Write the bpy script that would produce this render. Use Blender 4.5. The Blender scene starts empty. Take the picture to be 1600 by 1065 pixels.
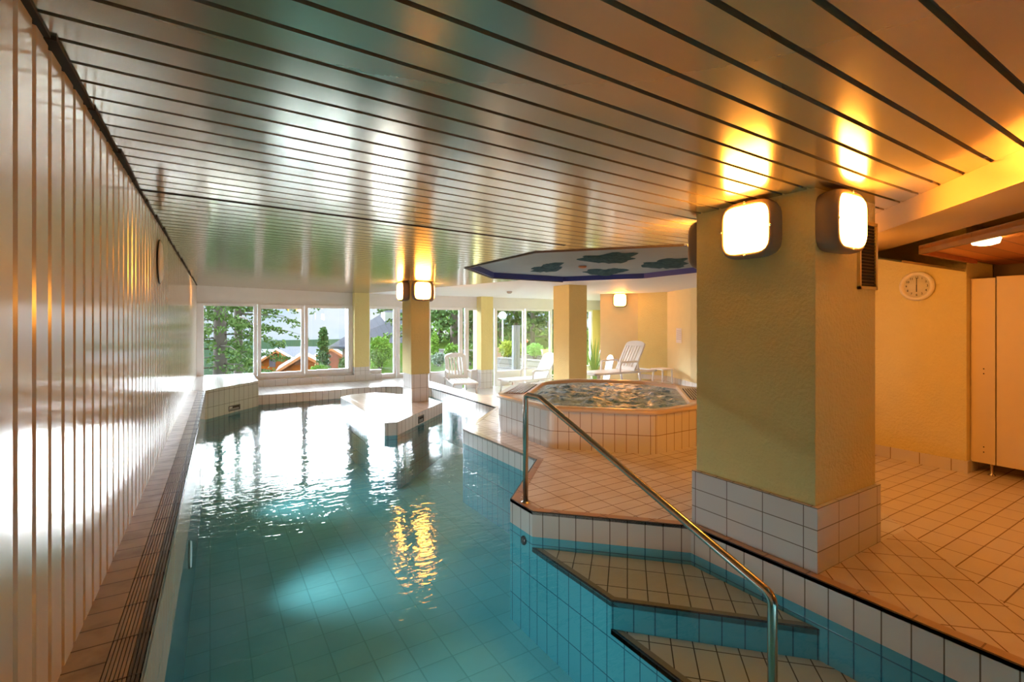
import bpy, bmesh, math, random
from mathutils import Vector, Matrix
from mathutils.geometry import tessellate_polygon
random.seed(7)
S = bpy.context.scene
C = S.collection
PI = math.pi

# ------------------------------------------------------------------ camera
F = 763.5                     # focal length in pixels of the 1600 px wide frame
YAW = math.radians(31.72)     # the lens looks this far to the right of the left wall's direction
EYE = 1.45
HZ = 502.0
sa, ca = math.sin(YAW), math.cos(YAW)
cam = bpy.data.cameras.new('camera'); camo = bpy.data.objects.new('camera', cam); C.objects.link(camo)
camo.location = (0, 0, EYE); camo.rotation_euler = (PI/2, 0, -YAW)
cam.sensor_width = 36; cam.sensor_fit = 'HORIZONTAL'; cam.lens = 36*F/1600
cam.shift_y = (HZ-532.5)/1600
cam.clip_start = 0.02; cam.clip_end = 600
S.camera = camo
# ------------------------------------------------------------------ world / light
S.view_settings.view_transform = 'Standard'; S.view_settings.look = 'None'
S.view_settings.gamma = 1; S.view_settings.use_curve_mapping = False
S.view_settings.exposure = 2.8
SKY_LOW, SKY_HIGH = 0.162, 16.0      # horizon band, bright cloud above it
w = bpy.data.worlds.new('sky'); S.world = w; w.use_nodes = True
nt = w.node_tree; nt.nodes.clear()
def nn(nt, t, **k):
    n = nt.nodes.new(t)
    for a, b in k.items(): setattr(n, a, b)
    return n
out = nn(nt, 'ShaderNodeOutputWorld'); bg = nn(nt, 'ShaderNodeBackground')
tc = nn(nt, 'ShaderNodeTexCoord'); sep = nn(nt, 'ShaderNodeSeparateXYZ')
nt.links.new(tc.outputs['Generated'], sep.inputs[0])
mp = nn(nt, 'ShaderNodeMapping'); mp.inputs['Scale'].default_value = (1, 1, 2.6)
nt.links.new(tc.outputs['Generated'], mp.inputs[0])
nz = nn(nt, 'ShaderNodeTexNoise'); nz.inputs['Scale'].default_value = 4.5; nz.inputs['Detail'].default_value = 5
nt.links.new(mp.outputs[0], nz.inputs['Vector'])
cr = nn(nt, 'ShaderNodeValToRGB'); cr.color_ramp.elements[0].position = .38; cr.color_ramp.elements[1].position = .62
cr.color_ramp.elements[0].color = (.62, .81, 1, 1); cr.color_ramp.elements[1].color = (.93, .97, 1, 1)
nt.links.new(nz.outputs['Fac'], cr.inputs[0])
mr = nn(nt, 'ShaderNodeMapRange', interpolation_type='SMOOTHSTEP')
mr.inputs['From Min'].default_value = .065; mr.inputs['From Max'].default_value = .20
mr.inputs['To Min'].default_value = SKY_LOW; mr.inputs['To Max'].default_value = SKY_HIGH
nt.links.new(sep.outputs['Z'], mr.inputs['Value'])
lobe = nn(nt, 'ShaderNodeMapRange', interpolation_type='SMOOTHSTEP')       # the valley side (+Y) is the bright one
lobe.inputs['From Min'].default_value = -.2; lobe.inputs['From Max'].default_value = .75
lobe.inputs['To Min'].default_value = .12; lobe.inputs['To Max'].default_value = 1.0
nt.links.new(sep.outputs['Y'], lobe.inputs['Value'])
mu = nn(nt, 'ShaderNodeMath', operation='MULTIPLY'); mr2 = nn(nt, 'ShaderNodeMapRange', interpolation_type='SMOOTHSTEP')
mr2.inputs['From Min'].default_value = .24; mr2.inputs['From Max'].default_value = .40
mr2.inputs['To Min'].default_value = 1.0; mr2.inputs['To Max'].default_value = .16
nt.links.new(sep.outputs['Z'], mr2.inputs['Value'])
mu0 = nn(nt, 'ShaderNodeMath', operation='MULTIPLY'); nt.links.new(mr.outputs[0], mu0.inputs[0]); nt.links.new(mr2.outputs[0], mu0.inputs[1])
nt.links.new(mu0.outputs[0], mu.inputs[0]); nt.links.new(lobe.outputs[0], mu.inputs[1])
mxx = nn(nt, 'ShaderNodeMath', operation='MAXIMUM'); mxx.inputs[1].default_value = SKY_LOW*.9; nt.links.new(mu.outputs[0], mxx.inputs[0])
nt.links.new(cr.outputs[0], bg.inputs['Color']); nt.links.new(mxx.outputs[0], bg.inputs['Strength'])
nt.links.new(bg.outputs[0], out.inputs[0])

LAMP_COL = (1.0, .35, .04); LAMP_STR = 11.5

# ------------------------------------------------------------------ pixel -> place, on a plane of known height / position
def PZ(px, py, z):
    D = (EYE-z)*F/(py-HZ); l = (px-800)/F*D
    return (D*sa+l*ca, D*ca-l*sa)
def XonY(px, Y):
    u = (px-800)/F; return Y*(sa+u*ca)/(ca-u*sa)
def YonX(px, X):
    u = (px-800)/F; return X*(ca-u*sa)/(sa+u*ca)
def PD(px, D):
    l = (px-800)/F*D; return (D*sa+l*ca, D*ca-l*sa)
def ZD(py, D): return EYE+(HZ-py)*D/F

# ------------------------------------------------------------------ materials
MATS = {}
def mat(name, col, rough=.5, metal=0, bump=None, bscale=40, coat=0, emis=None, estr=0, var=None, vscale=6, spec=None):
    if name in MATS: return MATS[name]
    m = bpy.data.materials.new(name); m.use_nodes = True; t = m.node_tree
    b = t.nodes['Principled BSDF']
    b.inputs['Base Color'].default_value = (*col, 1); b.inputs['Roughness'].default_value = rough
    b.inputs['Metallic'].default_value = metal
    if spec is not None: b.inputs['Specular IOR Level'].default_value = spec
    if coat: b.inputs['Coat Weight'].default_value = coat; b.inputs['Coat Roughness'].default_value = .05
    if emis: b.inputs['Emission Color'].default_value = (*emis, 1); b.inputs['Emission Strength'].default_value = estr
    g = nn(t, 'ShaderNodeTexCoord')
    if bump:
        n = nn(t, 'ShaderNodeTexNoise'); n.inputs['Scale'].default_value = bscale; n.inputs['Detail'].default_value = 4
        bp = nn(t, 'ShaderNodeBump'); bp.inputs['Strength'].default_value = bump; bp.inputs['Distance'].default_value = .01
        t.links.new(g.outputs['Object'], n.inputs['Vector']); t.links.new(n.outputs['Fac'], bp.inputs['Height'])
        t.links.new(bp.outputs[0], b.inputs['Normal'])
    n = nn(t, 'ShaderNodeTexNoise'); n.inputs['Scale'].default_value = vscale; n.inputs['Detail'].default_value = 3
    t.links.new(g.outputs['Object'], n.inputs['Vector'])
    mx = nn(t, 'ShaderNodeMix', data_type='RGBA'); v = var if var else tuple(c*.93 for c in col)
    mx.inputs['A'].default_value = (*col, 1); mx.inputs['B'].default_value = (*v, 1)
    t.links.new(n.outputs['Fac'], mx.inputs['Factor']); t.links.new(mx.outputs['Result'], b.inputs['Base Color'])
    MATS[name] = m; return m

def tile(name, col, mortar, bw, rh, ms=.004, rough=.15, rot=0, var=.95, shift=(0, 0), bump=.25, dirt=None, dscale=3, coat=0, spec=None):
    if name in MATS: return MATS[name]
    m = bpy.data.materials.new(name); m.use_nodes = True; t = m.node_tree
    b = t.nodes['Principled BSDF']; b.inputs['Roughness'].default_value = rough
    if spec is not None: b.inputs['Specular IOR Level'].default_value = spec
    uv = nn(t, 'ShaderNodeTexCoord'); mp = nn(t, 'ShaderNodeMapping')
    mp.inputs['Rotation'].default_value = (0, 0, rot); mp.inputs['Location'].default_value = (shift[0]+50*bw, shift[1]+50*rh, 0)
    t.links.new(uv.outputs['UV'], mp.inputs[0])
    br = nn(t, 'ShaderNodeTexBrick', offset=0.0)
    br.inputs['Scale'].default_value = 1; br.inputs['Brick Width'].default_value = bw; br.inputs['Row Height'].default_value = rh
    br.inputs['Mortar Size'].default_value = ms; br.inputs['Mortar Smooth'].default_value = .2; br.inputs['Bias'].default_value = 0
    br.inputs['Color1'].default_value = (*col, 1); br.inputs['Color2'].default_value = (*[c*var for c in col], 1)
    br.inputs['Mortar'].default_value = (*mortar, 1)
    t.links.new(mp.outputs[0], br.inputs['Vector'])
    o = br.outputs['Color']
    if dirt:
        n = nn(t, 'ShaderNodeTexNoise'); n.inputs['Scale'].default_value = dscale; n.inputs['Detail'].default_value = 5
        r = nn(t, 'ShaderNodeValToRGB'); r.color_ramp.elements[0].position = .45; r.color_ramp.elements[1].position = .7
        r.color_ramp.elements[0].color = (1, 1, 1, 1); r.color_ramp.elements[1].color = (*dirt, 1)
        mx = nn(t, 'ShaderNodeMix', data_type='RGBA', blend_type='MULTIPLY'); mx.inputs['Factor'].default_value = 1
        t.links.new(uv.outputs['Object'], n.inputs['Vector']); t.links.new(n.outputs['Fac'], r.inputs[0])
        t.links.new(o, mx.inputs['A']); t.links.new(r.outputs[0], mx.inputs['B']); o = mx.outputs['Result']
    t.links.new(o, b.inputs['Base Color'])
    bp = nn(t, 'ShaderNodeBump', invert=True); bp.inputs['Strength'].default_value = bump; bp.inputs['Distance'].default_value = .003
    t.links.new(br.outputs['Fac'], bp.inputs['Height']); t.links.new(bp.outputs[0], b.inputs['Normal'])
    MATS[name] = m; return m

def clear(name, tint, ior, wave=None, grough=.0):
    m = bpy.data.materials.new(name); m.use_nodes = True; t = m.node_tree; t.nodes.clear()
    o = nn(t, 'ShaderNodeOutputMaterial'); tr = nn(t, 'ShaderNodeBsdfTransparent'); gl = nn(t, 'ShaderNodeBsdfGlossy')
    mx = nn(t, 'ShaderNodeMixShader'); fr = nn(t, 'ShaderNodeFresnel'); fr.inputs['IOR'].default_value = ior
    tr.inputs['Color'].default_value = (*tint, 1); gl.inputs['Roughness'].default_value = grough
    gl.inputs['Color'].default_value = (1, 1, 1, 1)
    t.links.new(fr.outputs[0], mx.inputs['Fac']); t.links.new(tr.outputs[0], mx.inputs[1]); t.links.new(gl.outputs[0], mx.inputs[2])
    t.links.new(mx.outputs[0], o.inputs['Surface'])
    if wave:
        g = nn(t, 'ShaderNodeTexCoord')
        last = None
        for sc, st, stretch in wave:
            mp = nn(t, 'ShaderNodeMapping'); mp.inputs['Scale'].default_value = stretch
            mp.inputs['Rotation'].default_value = (0, 0, YAW)
            n = nn(t, 'ShaderNodeTexNoise'); n.inputs['Scale'].default_value = sc; n.inputs['Detail'].default_value = 2.5
            n.inputs['Distortion'].default_value = .6
            bp = nn(t, 'ShaderNodeBump'); bp.inputs['Strength'].default_value = st; bp.inputs['Distance'].default_value = .02
            t.links.new(g.outputs['Object'], mp.inputs[0]); t.links.new(mp.outputs[0], n.inputs['Vector'])
            t.links.new(n.outputs['Fac'], bp.inputs['Height'])
            if last: t.links.new(last.outputs[0], bp.inputs['Normal'])
            last = bp
        t.links.new(last.outputs[0], gl.inputs['Normal']); t.links.new(last.outputs[0], fr.inputs['Normal'])
    MATS[name] = m; return m

SLAT = mat('ceiling_slat', (.60, .54, .42), .17, .70, bump=.05, bscale=5, var=(.54, .48, .36), vscale=3)
PANEL = mat('wall_panel', (.66, .63, .55), .15, .2, bump=.10, bscale=2.2)
GROOVE = mat('groove', (.60, .25, .07), .6)
DARKGAP = mat('dark_gap', (.03, .022, .018), .8)
WHITE = mat('white_paint', (.82, .81, .80), .6)
FRAME = mat('white_frame', (.86, .86, .87), .35)
YEL = mat('yellow_plaster', (.80, .68, .29), .75, bump=1.0, bscale=48)
YELP = mat('peach_plaster', (.84, .70, .38), .8, bump=.2, bscale=60)
WALLT = tile('wall_tile', (.76, .75, .73), (.18, .15, .12), .125, .25, .0035)
WALLTG = tile('wall_tile_pale', (.70, .74, .70), (.45, .47, .43), .125, .25, .002, rough=.08)
PILT = tile('pillar_tile', (.74, .73, .73), (.20, .17, .15), .25, .125, .003, shift=(.04, 0))
PILT2 = tile('pillar_tile_upright', (.74, .72, .70), (.30, .26, .22), .12, .25, .003)
FLD = tile('floor_tile_diagonal', (.74, .66, .60), (.20, .11, .07), .125, .25, .0035, rough=.22, rot=PI/4, dirt=(.85, .8, .75))
FLA = tile('floor_tile_deck', (.80, .78, .75), (.20, .12, .08), .25, .125, .0035, rough=.22, shift=(.05, .01), dirt=(.85, .8, .75))
FLS = tile('floor_tile_straight', (.76, .69, .61), (.22, .13, .08), .25, .135, .004, rough=.25)
FLW = tile('floor_tile_white', (.80, .79, .78), (.5, .48, .46), .125, .25, .003, rough=.15)
COPE = tile('coping_tile', (.50, .34, .22), (.2, .12, .08), .25, .25, .004, rough=.3)
COPEG = tile('coping_grey', (.55, .50, .44), (.3, .26, .22), .25, .25, .003, rough=.2)
BLACK = mat('black_nosing', (.02, .02, .025), .25)
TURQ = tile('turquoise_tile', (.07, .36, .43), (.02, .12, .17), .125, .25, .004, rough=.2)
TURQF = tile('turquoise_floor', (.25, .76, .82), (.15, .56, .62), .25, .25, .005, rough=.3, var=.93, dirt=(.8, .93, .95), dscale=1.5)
STEPT = tile('step_tile', (.62, .60, .54), (.03, .025, .02), .125, .25, .004, rough=.3, rot=PI/4)
GUTT = tile('gutter_tile', (.42, .36, .30), (.07, .05, .04), .5, .125, .004, rough=.35, dirt=(.6, .55, .5), dscale=9)
STEEL = mat('stainless_steel', (.56, .52, .47), .22, 1)
GRP = mat('cream_acrylic', (.74, .62, .50), .22)
PLAST = mat('white_plastic', (.86, .85, .83), .35)
HOUS = mat('brown_grey_housing', (.24, .18, .15), .45)
DIFF = mat('lamp_diffuser', (1, .9, .75), .4, emis=LAMP_COL, estr=LAMP_STR)
WOOD = mat('dark_wood', (.16, .10, .07), .5, var=(.08, .05, .04), vscale=12)
WOODO = mat('orange_wood', (.50, .17, .05), .5, var=(.36, .10, .03), vscale=9)
LAMIN = mat('peach_laminate', (.82, .68, .44), .45)
GLASS = clear('window_glass', (.97, .985, .98), 1.45)
WATER = clear('pool_water', (.86, .98, 1.0), 1.33, wave=((2.6, .20, (1, 2.2, 1)), (10, .13, (1, 2.2, 1))))

# ------------------------------------------------------------------ mesh builder
class MB:
    def __init__(s): s.v = []; s.f = []; s.m = []; s.sm = []
    def add(s, vs, fs, mi=0, smooth=False):
        b = len(s.v); s.v += [tuple(map(float, p)) for p in vs]
        for f in fs: s.f.append([b+i for i in f]); s.m.append(mi); s.sm.append(smooth)
    def box(s, a, b, mi=0, rz=0, piv=None, bev=0):
        x0, y0, z0 = a; x1, y1, z1 = b
        vs = [(x0,y0,z0),(x1,y0,z0),(x1,y1,z0),(x0,y1,z0),(x0,y0,z1),(x1,y0,z1),(x1,y1,z1),(x0,y1,z1)]
        if rz:
            px, py = piv or ((x0+x1)/2, (y0+y1)/2); c, t = math.cos(rz), math.sin(rz)
            vs = [(px+(x-px)*c-(y-py)*t, py+(x-px)*t+(y-py)*c, z) for x, y, z in vs]
        s.add(vs, [(0,3,2,1),(4,5,6,7),(0,1,5,4),(1,2,6,5),(2,3,7,6),(3,0,4,7)], mi)
    def prism(s, poly, z0, z1, mi=0, mtop=None, mside=None, bottom=True, top=True, zf=None):
        n = len(poly)
        g = (lambda p, z: z if zf is None else z+zf(p[0], p[1]))
        area = sum(poly[i][0]*poly[(i+1) % n][1]-poly[(i+1) % n][0]*poly[i][1] for i in range(n))
        if area < 0: poly = poly[::-1]
        lo = [(p[0], p[1], g(p, z0)) for p in poly]; hi = [(p[0], p[1], g(p, z1)) for p in poly]
        for i in range(n):
            j = (i+1) % n
            s.add([lo[i], lo[j], hi[j], hi[i]], [(0, 1, 2, 3)], mi if mside is None else mside)
        tr = tessellate_polygon([[Vector((p[0], p[1], 0)) for p in poly]])
        for t in tr:
            a, b, c = t
            cr = (poly[b][0]-poly[a][0])*(poly[c][1]-poly[a][1])-(poly[b][1]-poly[a][1])*(poly[c][0]-poly[a][0])
            if cr < 0: t = (a, c, b)
            if top: s.add(hi, [tuple(t)], mi if mtop is None else mtop)
            if bottom: s.add(lo, [tuple(t)[::-1]], mi)
    def tube(s, pts, r, n=12, mi=0, cap=True, closed=False):
        pts = [Vector(p) for p in pts]; rs = r if isinstance(r, (list, tuple)) else [r]*len(pts)
        up = None; rings = []
        N = len(pts)
        for i, p in enumerate(pts):
            a = pts[i-1] if (i > 0 or closed) else p; b = pts[(i+1) % N] if (i < N-1 or closed) else p
            d = (b-a).normalized()
            if up is None:
                up = Vector((0, 0, 1)) if abs(d.z) < .9 else Vector((1, 0, 0))
            x = d.cross(up)
            if x.length < 1e-5: x = d.cross(Vector((0, 1, 0)))
            x.normalize(); y = x.cross(d).normalized(); up = y
            rings.append([tuple(p+x*math.cos(2*PI*k/n)*rs[i]+y*math.sin(2*PI*k/n)*rs[i]) for k in range(n)])
        vs = [q for rg in rings for q in rg]; fs = []
        R = N if closed else N-1
        for i in range(R):
            i2 = (i+1) % N
            for k in range(n):
                k2 = (k+1) % n; fs.append((i*n+k, i*n+k2, i2*n+k2, i2*n+k))
        if cap and not closed: fs += [tuple(range(n))[::-1], tuple((N-1)*n+k for k in range(n))]
        s.add(vs, fs, mi, True)
    def lathe(s, prof, c=(0, 0, 0), n=24, mi=0, M=None):
        vs = []; fs = []
        for r, z in prof:
            for k in range(n): vs.append(Vector((r*math.cos(2*PI*k/n), r*math.sin(2*PI*k/n), z)))
        if M: vs = [M @ v for v in vs]
        vs = [tuple(v+Vector(c)) for v in vs]
        for i in range(len(prof)-1):
            for k in range(n):
                k2 = (k+1) % n; fs.append((i*n+k, i*n+k2, (i+1)*n+k2, (i+1)*n+k))
        if prof[0][0] > 0: fs.append(tuple(range(n))[::-1])
        if prof[-1][0] > 0: fs.append(tuple((len(prof)-1)*n+k for k in range(n)))
        s.add(vs, fs, mi, True)
    def xf(s, M):
        s.v = [tuple(M @ Vector(p)) for p in s.v]; return s
    def build(s, name, mats, parent=None, world=True, bevel=0):
        me = bpy.data.meshes.new(name)
        off = Vector((0, 0, 0))
        if parent is not None and world:
            q = parent
            while q: off += Vector(q.location); q = q.parent
        me.from_pydata([tuple(Vector(p)-off) for p in s.v], [], s.f)
        if not isinstance(mats, (list, tuple)): mats = [mats]
        for m in mats: me.materials.append(m)
        for p, mi, sm in zip(me.polygons, s.m, s.sm): p.material_index = mi; p.use_smooth = sm
        me.update()
        uv = me.uv_layers.new(name='UVMap')
        for p in me.polygons:
            n = p.normal
            if abs(n.z) > .6:
                for li in p.loop_indices:
                    v = Vector(s.v[me.loops[li].vertex_index]); uv.data[li].uv = (v.x, v.y)
            else:
                t = Vector((-n.y, n.x, 0)).normalized()
                for li in p.loop_indices:
                    v = Vector(s.v[me.loops[li].vertex_index]); uv.data[li].uv = (v.dot(t), v.z)
        bm = bmesh.new(); bm.from_mesh(me); bmesh.ops.remove_doubles(bm, verts=bm.verts, dist=1e-5) if any(s.sm) else None
        bm.to_mesh(me); bm.free()
        o = bpy.data.objects.new(name, me); C.objects.link(o)
        if parent is not None: o.parent = parent
        if bevel:
            b = o.modifiers.new('bevel', 'BEVEL'); b.width = bevel; b.segments = 2; b.limit_method = 'ANGLE'
        return o

def tag(o, label=None, cat=None, group=None, kind=None):
    if label: o['label'] = label
    if cat: o['category'] = cat
    if group: o['group'] = group
    if kind: o['kind'] = kind
    return o
def thing(name, loc, label, cat, group=None, rz=0):
    o = bpy.data.objects.new(name, None); C.objects.link(o); o.location = loc; o.rotation_euler = (0, 0, rz)
    return tag(o, label, cat, group)
def struct(o): o['kind'] = 'structure'; return o
def copy_tree(o, parent=None):
    c = o.copy(); C.objects.link(c)
    if parent: c.parent = parent
    for ch in list(o.children): copy_tree(ch, c)
    return c
def clip(poly, a, b, c):           # keep a*x+b*y<=c
    r = []
    for i in range(len(poly)):
        p, q = poly[i], poly[(i+1) % len(poly)]
        fp, fq = a*p[0]+b*p[1]-c, a*q[0]+b*q[1]-c
        if fp <= 0: r.append(p)
        if (fp < 0 < fq) or (fq < 0 < fp):
            t = fp/(fp-fq); r.append((p[0]+(q[0]-p[0])*t, p[1]+(q[1]-p[1])*t))
    return r
def clip_poly(poly, conv):         # conv counter-clockwise convex
    for i in range(len(conv)):
        p, q = conv[i], conv[(i+1) % len(conv)]
        a, b = q[1]-p[1], -(q[0]-p[0]); poly = clip(poly, a, b, a*p[0]+b*p[1])
        if len(poly) < 3: return []
    return poly
def offset(pl, d):                 # shift an open polyline to its right by d
    r = []
    for i, p in enumerate(pl):
        ds = []
        if i > 0: ds.append(Vector((p[0]-pl[i-1][0], p[1]-pl[i-1][1])).normalized())
        if i < len(pl)-1: ds.append(Vector((pl[i+1][0]-p[0], pl[i+1][1]-p[1])).normalized())
        ns = [Vector((t.y, -t.x)) for t in ds]
        n = sum(ns, Vector((0, 0))).normalized(); k = d/max(.3, n.dot(ns[0]))
        r.append((p[0]+n.x*k, p[1]+n.y*k))
    return r
def ceil(x, y): return 2.237-.022*(min(x, 3.02)-2.96)-.0076*y      # it sags a little towards the windows

# ================================================================== THE SETTING
WY = 12.3                     # plane of the window wall
WZ = -.19                     # water level
LOWF = -.42                   # lower floor by the windows
# left wall: its foot in the picture gives its line
wa = PZ(92.4, 1057.7, .30); wb = PZ(303.4, 595.5, .30)
wd = Vector((wb[0]-wa[0], wb[1]-wa[1])).normalized()
def WLX(Y): return wa[0]+(Y-wa[1])*wd.x/wd.y
GX = lambda Y: WLX(Y)+.228    # pool side of the gutter
# vertical panels on the left wall (grooves between them)
m = MB()
y = -1.9
while y < WY:
    y1 = min(y+.117, WY)
    x0, x1 = WLX(y), WLX(y1)
    g = .012
    m.add([(x0-g, y-.004, .30), (x0, y+.004, .30), (x1, y1-.004, .30), (x1-g, y1+.004, .30),
           (x0-g, y-.004, 2.6), (x0, y+.004, 2.6), (x1, y1-.004, 2.6), (x1-g, y1+.004, 2.6)],
          [(0, 1, 5, 4), (1, 2, 6, 5), (2, 3, 7, 6)][::1], 0)
    y += .1455
m.add([(WLX(-2)-.014, -2, .2), (WLX(WY)-.014, WY, .2), (WLX(WY)-.014, WY, 2.6), (WLX(-2)-.014, -2, 2.6)], [(0, 1, 2, 3)], 1)
m.add([(WLX(-2)-.1, -2, .2), (WLX(WY)-.1, WY, .2), (WLX(WY)-.1, WY, 2.6), (WLX(-2)-.1, -2, 2.6)], [(3, 2, 1, 0)], 1)
struct(m.build('wall_left', [PANEL, GROOVE]))
# black joint between wall and ceiling
m = MB()
for i in range(26):
    ya = -1.9+i*.55; yb = ya+.55; t = .012+.010*(random.random())+(.008 if ya < 3.3 else 0)
    m.box((WLX((ya+yb)/2)-.02, ya, ceil(-.4, ya)-.012), (WLX((ya+yb)/2)+t, min(yb, WY), ceil(-.4, ya)+.012))
struct(m.build('trim_1', DARKGAP))
# gutter along the left wall: plain tiles, then grating tiles with black edge
gut = MB(); n = 24
ya0, yb0 = -2, 9.68
def strip(o0, o1, z, mi, ya=ya0, yb=yb0, zlo=None):
    a, b = (WLX(ya), WLX(yb))
    zlo = z-.03 if zlo is None else zlo
    gut.prism([(a+o0, ya), (a+o1, ya), (b+o1, yb), (b+o0, yb)], zlo, z, mi)
strip(-.012, .115, .300, 0)
strip(.115, .195, .290, 1)
strip(.195, .228, .285, 2)
for k in range(9):
    o = .119+k*.0118
    strip(o, o+.0086, .300, 1 if k < 6 else 2, zlo=.28)
y = ya0
while y < yb0:                  # cross joints of the grating tiles
    gut.box((WLX(y)+.116, y, .2795), (WLX(y)+.2265, y+.004, .3006), 2); y += .25
GRATE = tile('grating_tile', (.42, .37, .32), (.08, .05, .04), .5, .25, .004, rough=.4, dirt=(.75, .72, .75), dscale=5)
NOSE = mat('dark_grate', (.05, .05, .07), .3, var=(.13, .13, .16), vscale=14)
struct(gut.build('trim_2', [GUTT, GRATE, NOSE]))
# pool edge, walked from behind the camera round the pool
E = [(2.90, -2.0), (2.90, 2.28), (2.09, 3.09), (2.09, 3.41), (2.92, 4.24), (2.90, 5.95), (4.11, 7.16), (4.11, 10.01), (3.33, 10.79), (.80, 10.79), (.80, 10.66)]
BLK = [(.80, 10.66), (-.235+.02, 9.645)]
L0 = (GX(9.645), 9.645); L1 = (GX(-2), -2.0)
FZ = -.98
m = MB()
def wallstrip(p, q, z0, z1, mi):
    m.add([(p[0], p[1], z0), (q[0], q[1], z0), (q[0], q[1], z1), (p[0], p[1], z1)], [(0, 1, 2, 3)], mi)
ring = E+[L0, L1]
for i in range(len(ring)-1):
    p, q = ring[i], ring[i+1]
    top = 0 if i < len(E)-1 else .30
    if i == len(E)-2: top = .0
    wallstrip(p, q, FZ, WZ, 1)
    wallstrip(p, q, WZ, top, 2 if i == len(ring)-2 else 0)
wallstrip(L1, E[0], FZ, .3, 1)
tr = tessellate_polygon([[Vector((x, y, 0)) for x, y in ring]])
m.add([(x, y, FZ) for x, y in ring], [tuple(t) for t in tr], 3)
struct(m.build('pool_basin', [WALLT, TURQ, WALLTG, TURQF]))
# block in the far left corner (top level with the gutter)
m = MB()
bp = [(GX(9.645), 9.645), (.80, 10.66), (.80, WY), (WLX(WY)-.01, WY), (WLX(9.645)-.01, 9.645)]
m.prism(bp, WZ, .30, 0, mtop=1, bottom=False)
struct(m.build('pool_corner_ledge', [tile('ledge_tile', (.66, .66, .60), (.33, .31, .27), .125, .245, .0025, shift=(0, .19)), FLW]))
# main deck: coping strip + tiles
m = MB()
E1 = offset(E[:10], .012); E2 = offset(E[:10], .075)
for i in range(8):
    z0 = -.022
    m.prism([E[i], E[i+1], E1[i+1], E1[i]], z0, .0005, 1 if i < 4 else 2)
    m.prism([E1[i], E1[i+1], E2[i+1], E2[i]], -.01, .0015, 0 if i < 4 else 2)
struct(m.build('trim_3', [COPE, BLACK, COPEG]))
ex = offset(E[:10], .012)
zoneA = [ex[0], ex[1], ex[2], ex[3], ex[4], ex[5], ex[6], (4.56, 7.16), (4.56, 8.5), (6.6, 8.5), (12.0, 8.5), (12.0, 3.3), (5.97, 3.3), (3.3, .63), (3.3, -2)]
m = MB()
m.prism(clip(zoneA[:], 0, 1, 1.46) if False else [ex[0], (2.912, 1.46), (4.13, 1.46), (3.3, .63), (3.3, -2)], -.06, 0, 0, bottom=False)
zA2 = [(2.912, 1.46), ex[1], ex[2], ex[3], ex[4], ex[5], ex[6], (4.56, 7.16), (4.56, 8.5), (6.6, 8.5), (12.0, 8.5), (12.0, 3.3), (5.97, 3.3), (4.13, 1.46)]
m.prism(zA2, -.06, 0, 3, bottom=False)
m.prism([(3.3, -2), (3.3, .63), (5.97, 3.3), (12, 3.3), (12, -2)], -.06, 0, 1, bottom=False)
cop = offset(E[6:10], .45)
m.prism([ex[6], ex[7], ex[8], (.8, ex[9][1]), (.8, WY), (4.56, WY), (4.56, 7.16)], -.06, 0, 2, bottom=False)
m.prism([(4.5, 8.45), (12, 8.45), (12, WY+.1), (4.5, WY+.1)], LOWF-.06, LOWF, 2, bottom=False)
m.add([(4.56, 8.5, LOWF), (12, 8.5, LOWF), (12, 8.5, 0), (4.56, 8.5, 0)], [(3, 2, 1, 0)], 2)
m.add([(4.56, 8.5, LOWF), (4.56, WY, LOWF), (4.56, WY, 0), (4.56, 8.5, 0)], [(0, 1, 2, 3)], 2)
struct(m.build('floor', [FLD, FLS, FLW, FLA]))
# low tiled curb under the far windows
m = MB(); m.prism([(.80, 12.10), (3.66, 12.10), (3.66, WY), (.80, WY)], 0, .15, 0)
struct(m.build('trim_4', tile('curb_tile', (.68, .67, .65), (.35, .32, .30), .25, .16, .003, shift=(0, .01))))
# submerged steps
m = MB()
def step(pts, ztop):
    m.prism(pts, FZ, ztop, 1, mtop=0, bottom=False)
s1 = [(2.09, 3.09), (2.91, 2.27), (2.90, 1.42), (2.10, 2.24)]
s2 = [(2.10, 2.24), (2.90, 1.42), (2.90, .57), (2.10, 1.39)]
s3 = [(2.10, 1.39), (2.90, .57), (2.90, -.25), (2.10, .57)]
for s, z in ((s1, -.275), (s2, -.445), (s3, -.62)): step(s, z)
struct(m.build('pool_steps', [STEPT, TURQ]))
m = MB()
for s, z in ((s1, -.275), (s2, -.445), (s3, -.62)):
    a, b, c = s[0], s[3], s[2]
    o1 = offset([a, b, c], -.0); o2 = offset([a, b, c], -.055)
    o3 = offset([a, b, c], -.015)
    for i in range(2):
        m.prism([o1[i], o1[i+1], o3[i+1], o3[i]], z-.03, z+.004, 1)
        m.prism([o3[i], o3[i+1], o2[i+1], o2[i]], z-.01, z+.003, 0)
struct(m.build('trim_5', [mat('step_edge_tile', (.26, .23, .17), .3), BLACK]))
# island in the pool
IS = [(2.13, 6.92), (2.30, 6.86), (3.55, 8.12), (3.55, 9.1), (2.85, 9.95), (2.40, 9.95), (2.13, 9.68)]
m = MB(); m.prism(IS, WZ, 0, 0, mtop=1, bottom=False); m.prism(IS, FZ, WZ, 2, top=False, bottom=False)
cen = (2.7, 8.4)
struct(m.build('pool_island', [WALLT, COPEG, TURQ]))
# water
m = MB(); m.add([(x, y, WZ) for x, y in ring], [tuple(t) for t in tr]); o = m.build('pool_water', WATER)
for p in o.data.polygons:
    if p.normal.z < 0: p.flip()
struct(o)
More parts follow.
